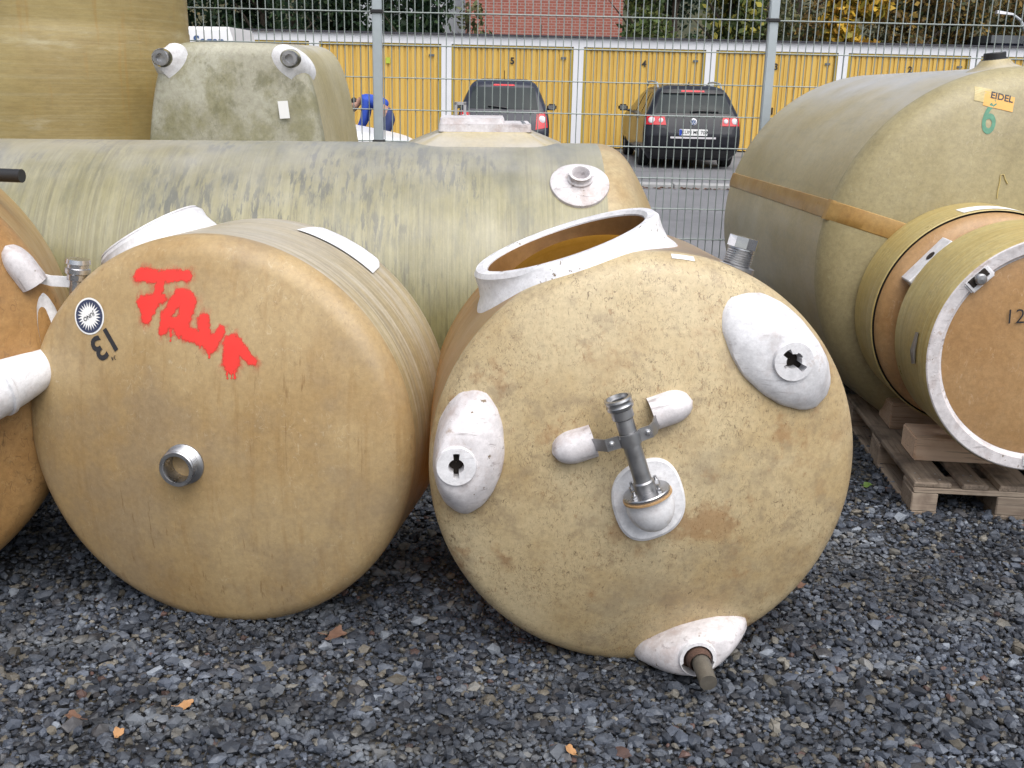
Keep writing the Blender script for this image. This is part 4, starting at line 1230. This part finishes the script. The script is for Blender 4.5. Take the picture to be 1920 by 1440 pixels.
for sg in (-1, 1):
    q = [(.60, .66), (.83, .70), (.79, .98), (.62, .94)]
    q = [(x * sg, z) for x, z in q]
    if sg < 0: q = [q[1], q[0], q[3], q[2]]
    tl = obj('tail_light', HB.rpatch(q, .014), 'red_plastic', r)
    cx_ = .715 * sg
    obj('light_lens', MB().lathe([(.07, 0), (.05, .012), (.001, .016)], 24, axes((cx_, HB.rear(cx_, .84) - .013, .84), (0, -1, .25))), 'clear_lens', tl)
    obj('side_window', HB.spatch([(.55, 1.0), (2.9, .98), (2.45, 1.38), (.85, 1.36)], sg, .006, 20), 'car_glass', r)
    mirror(r, sg * .97, 2.55, 1.0, 'paint_grey')
    for y in (.72, 3.2): wheel(r, sg * .75, y, .31)
    obj('door_handle', bevel_box('door_handle', (.03, .2, .03), .01), 'paint_grey', r, Matrix.Translation((sg * .86, 1.55, .86)))
obj('bumper_trim', HB.rpatch([(-.8, .30), (.8, .30), (.82, .40), (-.82, .40)], .02), 'black_plastic', r)
obj('number_plate', HB.rpatch([(-.26, .56), (.26, .56), (.26, .67), (-.26, .67)], .015), 'paper', r)
wp = MB(); wp.tube([(-.28, HB.rear(-.28, 1.06) - .03, 1.07), (-.06, HB.rear(0, 1.05) - .035, 1.05), (.08, HB.rear(.08, 1.035) - .03, 1.035)], .014, 8); obj('wiper', wp, 'black_plastic', r)
an = MB(); an.tube([(0, .8, 1.54), (0, .72, 1.70)], .006, 6); obj('antenna', an, 'black_plastic', r)

# black estate car
ES = Car([(.17, .76, .18, 4.6), (.30, .87, .07, 4.72), (.45, .905, .0, 4.77), (.62, .91, .0, 4.77), (.78, .90, .04, 4.68), (.90, .885, .08, 4.3), (.98, .86, .11, 3.75), (1.12, .79, .18, 3.45), (1.30, .71, .32, 3.0), (1.40, .65, .41, 2.7), (1.465, .58, .48, 2.45), (1.50, .42, .62, 2.1)])
r = empty('parked_car', (3.235, 19.72, .045), 'black estate car with roof rails parked nose to the garages', 'car', 'cars parked before the garages')
obj('body', ES.body(), 'paint_black', r)
obj('rear_window', ES.rpatch([(-.70, 1.02), (.70, 1.02), (.60, 1.36), (-.60, 1.36)], .010), 'car_glass', r)
obj('spoiler', ES.rpatch([(-.60, 1.365), (.60, 1.365), (.54, 1.44), (-.54, 1.44)], .045), 'black_plastic', r)
obj('brake_light', ES.rpatch([(-.22, 1.39), (.22, 1.39), (.21, 1.42), (-.21, 1.42)], .052, 8, 2), 'red_plastic', r)
for sg in (-1, 1):
    q = [(.50, .80), (.865, .80), (.85, .975), (.53, .945)]
    q = [(x * sg, z) for x, z in q]
    if sg < 0: q = [q[1], q[0], q[3], q[2]]
    tl = obj('tail_light', ES.rpatch(q, .016), 'red_plastic', r)
    for cx_, rr_ in ((.765, .062), (.60, .045)):
        obj('light_lens', MB().lathe([(rr_, 0), (rr_ * .75, .014), (.001, .018)], 24, axes((cx_ * sg, ES.rear(cx_ * sg, .88) - .016, .88), (.1 * sg, -1, .2))), 'clear_lens', tl)
    obj('side_window', ES.spatch([(.45, 1.0), (3.55, .99), (2.85, 1.37), (.75, 1.35)], sg, .006, 24), 'car_glass', r)
    obj('window_pillar', ES.spatch([(1.95, 1.0), (2.06, 1.0), (1.98, 1.38), (1.88, 1.38)], sg, .012, 3), 'paint_black', r)
    obj('window_pillar', ES.spatch([(1.0, 1.0), (1.10, 1.0), (1.16, 1.37), (1.08, 1.37)], sg, .012, 3), 'paint_black', r)
    mirror(r, sg * 1.02, 3.05, 1.02, 'paint_black')
    rl = MB(); rl.tube([(sg * .60, .75, 1.45), (sg * .60, .95, 1.54), (sg * .61, 1.6, 1.565), (sg * .61, 2.2, 1.555), (sg * .60, 2.4, 1.48)], .018, 8)
    obj('roof_rail', rl, 'lamp_grey', r)
    for y in (.95, 3.75):
        wheel(r, sg * .79, y, .325)
        ar = MB(); ar.lathe([(.39, 0), (.33, .012), (.001, .012)], 32, axes((sg * .903, y, .36), (sg, 0, 0))); obj('wheel_arch', ar, 'black_plastic', r)
    for y in (1.4, 2.5): obj('door_handle', bevel_box('door_handle', (.03, .2, .03), .01), 'paint_black', r, Matrix.Translation((sg * .90, y, .88)))
pl = obj('number_plate', bevel_box('number_plate', (.52, .012, .115), .004), 'paper', r, Matrix.Translation((0, ES.rear(0, .68) - .022, .675)))
obj('plate_band', bevel_box('plate_band', (.045, .004, .107), .001), 'number_blue', pl, Matrix.Translation((-.235, -.007, 0)))
obj('lettering', text_mesh('KÜN ML 709', .088, 'plate_text', .001), 'black_paint', pl, axes((.022, -.0075, 0), (0, -1, 0), (1, 0, 0)))
obj('chrome_strip', ES.rpatch([(-.42, .565), (.42, .565), (.42, .598), (-.42, .598)], .03, 12, 1), 'clear_lens', r)
obj('bumper_valance', ES.rpatch([(-.82, .22), (.82, .22), (.85, .36), (-.85, .36)], .015), 'black_plastic', r)
em = obj('emblem', MB().lathe([(.062, 0), (.062, .01), (.052, .012), (.052, .004)], 36), 'bright_steel', r, axes((0, ES.rear(0, .86) - .014, .86), (0, -1, .2), (1, 0, 0)))
vw_ = MB()
for a_, b_ in (((-.024, .04), (0, .006)), ((.024, .04), (0, .006)), ((-.045, .024), (-.022, -.042)), ((-.022, -.042), (0, -.004)), ((0, -.004), (.022, -.042)), ((.022, -.042), (.045, .024))):
    vw_.tube([(*a_, .006), (*b_, .006)], .006, 6)
obj('emblem_letters', vw_, 'bright_steel', em)
obj('emblem_field', disc(.052), 'lettering_blue', em, Matrix.Translation((0, 0, .003)))
wp = MB(); wp.tube([(-.06, ES.rear(0, 1.04) - .03, 1.05), (.12, ES.rear(.1, 1.06) - .035, 1.06), (.46, ES.rear(.46, 1.05) - .03, 1.055)], .015, 8); obj('wiper', wp, 'black_plastic', r)
mf = MB(); mf.lathe([(.001, -.3), (.09, -.27), (.10, -.1), (.10, .1), (.09, .27), (.001, .3)], 20, axes((.42, .55, .25), (1, 0, 0)))
obj('muffler', mf, 'lamp_grey', r)
fn = MB(); fn.tube([(0, 1.0, 1.49), (0, .92, 1.56)], [.02, .008], 8); obj('antenna', fn, 'black_plastic', r)

# white car seen side on, only its bonnet clears the tanks
WC = Car([(.17, .74, .12, 4.1), (.30, .83, .04, 4.2), (.48, .86, .0, 4.25), (.65, .865, .03, 4.22), (.78, .86, .08, 4.0), (.86, .85, .10, 3.6), (.95, .82, .14, 3.05), (1.12, .755, .25, 2.85), (1.30, .68, .40, 2.5), (1.42, .60, .55, 2.2), (1.46, .45, .75, 1.9)])
r = empty('parked_car', (-5.62, 15.4, -.012), 'white car whose bonnet shows under the bending person', 'car', rz=-PI / 2)
obj('body', WC.body(), 'car_white', r)
for sg in (-1, 1):
    obj('side_window', WC.spatch([(.5, .97), (2.85, .95), (2.3, 1.34), (.85, 1.33)], sg, .006, 20), 'car_glass', r)
    for y in (.75, 3.35): wheel(r, sg * .76, y, .31)
    mirror(r, sg * .96, 2.6, .98, 'car_white')
obj('rear_window', WC.rpatch([(-.6, 1.0), (.6, 1.0), (.55, 1.34), (-.55, 1.34)], .010), 'car_glass', r)

# white van with lettering behind the tall tank
r = empty('delivery_van', (-8.3, 22.3, .045), 'white delivery van with dark lettering beside the tall tank', 'van')
vb = MB(); prof = [(-2.6, .35), (-2.65, 1.0), (-2.3, 1.25), (-1.75, 2.15), (-1.5, 2.36), (2.62, 2.40), (2.68, 2.2), (2.68, .35)]
rr = []
for y_, s_ in ((-.95, .97), (-.90, 1.), (.90, 1.), (.95, .97)):
    rr.append([(x_ * (s_ if True else 1), y_, .35 + (z_ - .35) * s_) for x_, z_ in prof])
vb.rings(rr, True, (True, True)); obj('body', vb, 'car_white', r, smooth=30)
obj('cab_window', MB().add([(-2.1, -.957, 1.3), (-1.2, -.957, 1.3), (-1.2, -.957, 2.0), (-1.72, -.957, 2.0)], [(0, 1, 2, 3)]), 'car_glass', r)
for x_ in (-1.75, 1.6):
    for y_ in (-.8, .8):
        T = Matrix.Translation((x_, y_, .33)) @ Matrix.Rotation(PI / 2, 4, 'X')
        wh = obj('wheel', MB().lathe([(.2, -.11), (.30, -.11), (.33, -.08), (.33, .08), (.30, .11), (.2, .11)], 32), 'tyre', r, T)
        obj('rim', MB().lathe([(.2, .09), (.001, .07)], 24), 'lamp_grey', wh)
obj('lettering', text_mesh('Seger', .26, 'van_text', .008), 'lettering_blue', r, axes((2.22, -.962, 2.12), (0, -1, 0), (1, 0, 0)))

# ================================================================== PERSON bending over behind the white car
def skin(name, chains, mat, parent, root=0, sub=2):
    """chains: list of joint lists [(xyz, r), ...]; a joint given as an int refers to an earlier one"""
    b = bmesh.new(); lay = b.verts.layers.skin.verify(); vs = []
    for ch in chains:
        prev = None
        for j in ch:
            if isinstance(j, int): v = vs[j]
            else:
                v = b.verts.new(j[0]); v[lay].radius = (j[1], j[1]); vs.append(v)
            if prev is not None: b.edges.new((prev, v))
            prev = v
    vs[root][lay].use_root = True
    me = bpy.data.meshes.new(name); b.to_mesh(me); b.free(); me.materials.append(M[mat])
    o = bpy.data.objects.new(name, me); COL.objects.link(o); o.parent = parent
    o.modifiers.new('skin', 'SKIN').use_smooth_shade = True
    o.modifiers.new('sub', 'SUBSURF').levels = sub; o.modifiers['sub'].render_levels = sub
    return o
per = empty('person', (-2.36, 18.5, .045), 'person in blue work jacket bending forward behind the white car', 'person')
LW = .11
chains = [[((0.12, 0, .98), .13), ((-.02, 0, 1.10), .125), ((-.20, 0, 1.19), .13), ((-.31, 0, 1.17), .085), ((-.38, 0, 1.13), .055), ((-.45, 0, 1.07), .085), ((-.50, 0, .99), .075), ((-.515, 0, .945), .05)]]
for sy in (-1, 1):
    chains.append([0, ((.14, .10 * sy, .86), .085), ((.02, .13 * sy, .48), .058), ((.12, .13 * sy, .08), .042), ((.0, .14 * sy, .035), .036)])
    chains.append([2, ((-.24, .20 * sy, 1.13), .06), ((-.27, .23 * sy, .86), .045), ((-.38, .20 * sy, .64), .034), ((-.42, .19 * sy, .56), .03), ((-.45, .18 * sy, .50), .016)])
    chains.append([5, ((-.445, .085 * sy, 1.06), .018)])
chains.append([6, ((-.565, 0, 1.0), .02)])
body = skin('body', chains, 'skin', per)
jk = [[((0.10, 0, 1.0), .145), ((-.02, 0, 1.105), .142), ((-.20, 0, 1.195), .145), ((-.30, 0, 1.175), .10)]]
for sy in (-1, 1): jk.append([2, ((-.24, .20 * sy, 1.13), .075), ((-.27, .23 * sy, .86), .058), ((-.37, .205 * sy, .66), .045)])
skin('jacket', jk, 'blue_cloth', per)
tr = [[((.05, 0, 1.04), .125), ((.135, 0, .93), .135)]]
for sy in (-1, 1): tr.append([1, ((.145, .10 * sy, .84), .098), ((.02, .13 * sy, .48), .07), ((.11, .13 * sy, .10), .055)])
skin('trousers', tr, 'jeans', per)
skin('hair', [[((-.405, 0, 1.155), .075), ((-.455, 0, 1.125), .085), ((-.515, 0, 1.06), .055)]], 'hair', per)

# ================================================================== TREES AND FAR BUILDINGS
def leaf_mesh(name, blobs, n, size, pal, seed, drop=.0):
    rng = np.random.default_rng(seed)
    vol = np.array([b[3] * b[4] * b[5] for b in blobs]); pk = rng.choice(len(blobs), n, p=vol / vol.sum())
    Bb = np.array([b[:6] for b in blobs])[pk]
    dirn = rng.normal(size=(n, 3)); dirn /= np.linalg.norm(dirn, axis=1)[:, None]
    rad_ = rng.uniform(.25, 1, n) ** .5 * rng.uniform(.8, 1.12, n)
    c = Bb[:, :3] + dirn * Bb[:, 3:] * rad_[:, None]
    clump = np.sin(c[:, 0] * 2.7 + seed) * np.sin(c[:, 1] * 2.3) + np.sin(c[:, 2] * 3.1 + seed * .7)
    keep = clump > -1.15; c = c[keep]; n = len(c)
    a = rng.normal(size=(n, 3)); a /= np.linalg.norm(a, axis=1)[:, None]
    b = np.cross(a, rng.normal(size=(n, 3))); b /= np.linalg.norm(b, axis=1)[:, None]
    s = size * rng.uniform(.5, 1.35, n)[:, None]
    V = np.stack([c - a * s, c - b * s * .55, c + a * s, c + b * s * .55], 1).reshape(-1, 3)
    Q = np.arange(4 * n).reshape(-1, 4)
    me = bpy.data.meshes.new(name); me.from_pydata(V.tolist(), [], Q.tolist())
    me.materials.append(M['foliage'])
    P = np.array(pal); col = P[rng.integers(0, len(P), n)] * rng.uniform(.6, 1.35, (n, 1))
    c4 = np.concatenate([col, np.ones((n, 1))], 1)
    at = me.attributes.new('tint', 'FLOAT_COLOR', 'POINT'); at.data.foreach_set('color', np.repeat(c4, 4, axis=0).astype(np.float32).ravel())
    return me
DK = [(.018, .04, .018), (.03, .062, .026), (.024, .05, .03), (.045, .078, .03)]
MG = [(.09, .13, .04), (.12, .16, .05), (.065, .105, .035), (.16, .18, .05)]
OL = [(.09, .11, .045), (.13, .14, .065), (.07, .08, .04), (.14, .13, .055)]
YL = [(.48, .30, .03), (.56, .36, .04), (.40, .22, .03), (.33, .28, .04), (.2, .17, .03)]
AU = [(.15, .10, .04), (.10, .09, .04), (.07, .08, .035), (.24, .15, .045), (.06, .075, .03), (.36, .24, .06)]
def tree(name, label, x, y, h, w, pal, n, seed, size=.10, low=.8, cat='tree', group=None):
    rng = random.Random(seed)
    r = empty(name, (x, y, -.03), label, cat, group)
    tk = MB(); tk.tube([(0, 0, 0), (.05, 0, h * .3), (-.03, .05, h * .6), (.02, 0, h * .92)], [.05 * w + .05, .04 * w + .04, .025 * w + .02, .01], 9)
    for i in range(6):
        a = rng.uniform(0, 6.28); z0 = h * rng.uniform(.2, .65)
        tk.tube([(0, 0, z0), (math.cos(a) * w * .4, math.sin(a) * w * .4, z0 + h * .12), (math.cos(a) * w * .8, math.sin(a) * w * .8, z0 + h * .22)], [.03 * w, .02 * w, .006], 6)
    obj('trunk', tk, 'bark', r)
    bl = []
    for i in range(11):
        a = rng.uniform(0, 6.28); rr_ = rng.uniform(0, .6) * w; z = low + (h - low) * rng.uniform(.08, .92)
        k = 1 - .45 * abs((z - low) / (h - low) - .4)
        bl.append((math.cos(a) * rr_, math.sin(a) * rr_, z, w * .55 * k * rng.uniform(.7, 1.15), w * .55 * k, (h - low) * .17 * rng.uniform(.8, 1.3)))
    obj('crown', leaf_mesh('crown', bl, int(n * 2.2), size, pal, seed), None, r)
    return r
tree('evergreen_tree', 'dark evergreen tree above the white van at the left', -9.4, 28.2, 6.5, 1.7, DK, 3600, 1, group='trees behind the garages')
tree('evergreen_tree', 'dark evergreen tree above the dark joint between the garages', -6.7, 28.6, 6.5, 1.7, DK, 3600, 2, group='trees behind the garages')
tree('evergreen_tree', 'dark evergreen tree above the garage left of the left fence post', -4.9, 30.2, 7, 1.5, DK, 3200, 3, group='trees behind the garages')
tree('evergreen_tree', 'dark evergreen tree just right of the left fence post', -2.75, 28.8, 6, 1.15, DK, 2300, 4, group='trees behind the garages')
tree('evergreen_tree', 'dark evergreen tree behind the tall standing tank', -12.2, 28.5, 6.5, 1.9, DK, 3000, 5, group='trees behind the garages')
tree('evergreen_tree', 'dark evergreen tree in the gap before the pale house', -3.9, 33.5, 6.5, 1.2, DK, 1500, 19, group='trees behind the garages')
tree('leafy_shrub', 'thin olive shrub at the left corner of the brick house', -1.5, 31.6, 3.9, 1.0, OL, 900, 6, .10, cat='shrub')
tree('leafy_shrub', 'low olive shrub in front of the brick wall above door 5', .6, 32, 3.4, 1.3, OL, 1300, 7, .10, cat='shrub')
tree('leafy_tree', 'mid green tree right of the brick wall above door 4', 3.4, 30.5, 6, 1.35, MG, 2800, 8, group='trees behind the garages')
tree('leafy_tree', 'green tree with yellow leaf tufts left of the right fence post', 5.7, 29.8, 6, 1.6, MG + [(.45, .40, .08)], 3400, 9, group='trees behind the garages')
tree('leafy_tree', 'dim green tree between right fence post and yellow tree', 7.3, 33.5, 6.5, 1.5, OL, 2600, 10, group='trees behind the garages')
tree('maple_tree', 'bright yellow autumn tree above door 3', 8.65, 28.6, 4.7, 1.0, YL, 1900, 11, .12, 1.9)
tree('autumn_tree', 'brown autumn tree right of the yellow tree', 11.2, 31.5, 6.2, 1.7, AU, 3000, 12, group='autumn trees on the right')
tree('autumn_tree', 'orange-flecked autumn tree above the door numbered 2', 13.4, 34, 6.5, 1.8, AU, 3000, 13, group='autumn trees on the right')
tree('autumn_tree', 'brown autumn tree behind the curved street lamp', 16.6, 36.5, 7, 2.1, AU, 3000, 14, group='autumn trees on the right')
tree('autumn_tree', 'dull autumn tree farthest back behind the yellow tree', 9.6, 38, 7, 2.2, AU, 2800, 15, group='autumn trees on the right')
tree('autumn_tree', 'dark autumn tree at the right edge beyond the low building', 19.5, 39, 8, 2.6, AU, 2800, 16, group='autumn trees on the right')
tree('evergreen_tree', 'dark evergreen tree far behind the left fence post', -7.5, 37, 8, 2.4, DK, 2600, 17, group='trees behind the garages')
tree('evergreen_tree', 'dark evergreen tree far behind the brick house corner', 5.6, 40, 8, 2.4, DK, 2600, 18, group='trees behind the garages')
# brick house
r = empty('brick_house', (.75, 35, -.03), 'red brick house wall rising behind the garages', 'house')
w_ = MB(); w_.box((0, 4, 3), (5.0, 8, 6)); obj('wall', w_, 'brick_far', r, smooth=0)
rf_ = MB(); rf_.rings([[(-2.8, -.4, 5.9), (2.8, -.4, 5.9), (2.8, 8.4, 5.9), (-2.8, 8.4, 5.9)], [(-2.8, 3.9, 8.3), (2.8, 3.9, 8.3), (2.8, 4.1, 8.3), (-2.8, 4.1, 8.3)]], True, (True, True)); obj('roof', rf_, 'felt_roof', r, smooth=0)
for x_ in (-1.2, 1.2):
    wn = MB(); wn.box((x_, -.03, 4.75), (1.0, .08, 1.1)); f = obj('window', wn, 'white_paint', r, smooth=0)
    wg = MB(); wg.box((x_, -.075, 4.75), (.8, .02, .9)); obj('pane', wg, 'car_glass', f, smooth=0)
# pale house behind the evergreens
r = empty('pale_house', (-3.9, 41, -.03), 'pale house glimpsed between the evergreens near the left fence post', 'house')
w_ = MB(); w_.box((0, 3, 2.7), (4.6, 6, 5.4)); obj('wall', w_, 'pale_wall', r, smooth=0)
rf_ = MB(); rf_.rings([[(-2.6, -.4, 5.35), (2.6, -.4, 5.35), (2.6, 6.4, 5.35), (-2.6, 6.4, 5.35)], [(-2.6, 2.9, 7.3), (2.6, 2.9, 7.3), (2.6, 3.1, 7.3), (-2.6, 3.1, 7.3)]], True, (True, True)); obj('roof', rf_, 'felt_roof', r, smooth=0)
wn = MB(); wn.box((.6, -.03, 3.6), (.9, .08, 1.1)); f = obj('window', wn, 'white_paint', r, smooth=0)
wg = MB(); wg.box((.6, -.075, 3.6), (.74, .02, .94)); obj('pane', wg, 'car_glass', f, smooth=0)
# low dark building at the right edge
r = empty('low_building', (17.2, 32.4, -.03), 'low dark blue building with flat roof edge at the far right', 'building')
w_ = MB(); w_.box((0, 3, 1.45), (6.4, 6, 2.9)); obj('wall', w_, 'dark_blue_wall', r, smooth=0)
rf_ = MB(); rf_.box((0, 3, 3.02), (6.8, 6.5, .22)); obj('roof', rf_, 'shutter_grey', r, smooth=0)
for x_ in (-2.2, -.8, .6, 2.): 
    wn = MB(); wn.box((x_, -.02, 2.1), (1.1, .06, .7)); obj('window', wn, 'car_glass', r, smooth=0)
# street lamp with curved arm
r = empty('street_lamp', (14.75, 32.0, -.03), 'grey street lamp with curved arm above the low building', 'lamp')
ar = MB(); ar.tube([(0, 0, 0), (0, 0, 2.9), (-.06, 0, 3.25), (-.25, 0, 3.55), (-.5, 0, 3.70)], [.06, .05, .045, .04, .035], 10); obj('pole', ar, 'lamp_grey', r)
hd_ = MB(); hd_.rings([[(-.5 - .0, y_, z_) for y_, z_ in ((-.05, 3.68), (.05, 3.68), (.05, 3.73), (-.05, 3.73))], [(-.98, y_, z_) for y_, z_ in ((-.09, 3.71), (.09, 3.71), (.07, 3.80), (-.07, 3.80))]], True, (True, True)); obj('lamp_head', hd_, 'white_paint', r)

# ================================================================== SMALL THINGS ON THE GRAVEL
plain('leaf_orange', (.36, .19, .08), .7, var=.3, scale=60)
plain('leaf_brown', (.13, .07, .045), .75, var=.4, scale=60)
plain('leaf_green', (.10, .17, .03), .6, var=.3, scale=60)
def leaf(x, y, s, rot, mat, label):
    pts = []; n = 30
    for i in range(n):
        a = 2 * PI * i / n; k = 1 + .16 * math.cos(3 * a + x * 9) + .12 * math.cos(5 * a + y * 7) + .06 * math.cos(11 * a); pts.append((s * k * math.cos(a) * .9, s * k * math.sin(a) * .75))
    m = MB()
    top = [(px, py, .25 * s * math.sin(px / s * 2.1) + .35 * (py * py) / s) for px, py in pts]
    m.rings([top, [(px * .5, py * .5, z * .6) for px, py, z in top]], True, (False, True))
    m.tube([(-s * .8, 0, 0), (-s * 1.7, s * .2, .004)], s * .045, 5)
    o = obj('fallen_leaf', m, mat, None, Matrix.Translation((x, y, .026)) @ Matrix.Rotation(rot, 4, 'Z') @ Matrix.Rotation(rad(12), 4, 'X'))
    tag(o, label, 'leaf', 'fallen leaves on the gravel')
leaf(-.849, 2.405, .021, .4, 'leaf_orange', 'pale orange fallen leaf on the gravel below the spray-painted tank')
leaf(-.982, 2.28, .017, 1.7, 'leaf_orange', 'small orange fallen leaf nearest the lower left corner')
leaf(.168, 2.25, .018, 2.2, 'leaf_orange', 'orange fallen leaf at the bottom edge near the middle')
leaf(-1.12, 2.34, .026, 2.9, 'leaf_brown', 'dark brown crumpled leaf on the gravel at the lower left')
leaf(-.513, 2.785, .032, .1, 'leaf_brown', 'brown crumpled leaf on pale gravel between the two round tanks')
leaf(.988, 3.175, .017, .8, 'leaf_brown', 'reddish leaf on the gravel right of the tank with the pipe')
leaf(1.51, 4.10, .02, .3, 'leaf_green', 'green leaf on the gravel beside the pallet')
# drift of leaves along the kerb, too many and too small to count
rng = np.random.default_rng(5); n = 420
cx = rng.uniform(-4, 8, n); cy = 16.70 - np.abs(rng.normal(0, .07, n)); V = []; Fq = []
for i in range(n):
    a = rng.uniform(0, 6.28); q = rng.uniform(.02, .05); h = rng.uniform(0, .03)
    for k_ in range(4): V.append((cx[i] + q * math.cos(a + k_ * PI / 2), cy[i] + q * .7 * math.sin(a + k_ * PI / 2), -.004 + h * (k_ % 2) + .002))
    Fq.append((4 * i, 4 * i + 1, 4 * i + 2, 4 * i + 3))
tag(obj('leaf_litter', MB().add(V, Fq), 'leaf_brown', smooth=0), 'brown leaf litter drifted along the kerb', 'leaf litter', kind='stuff')
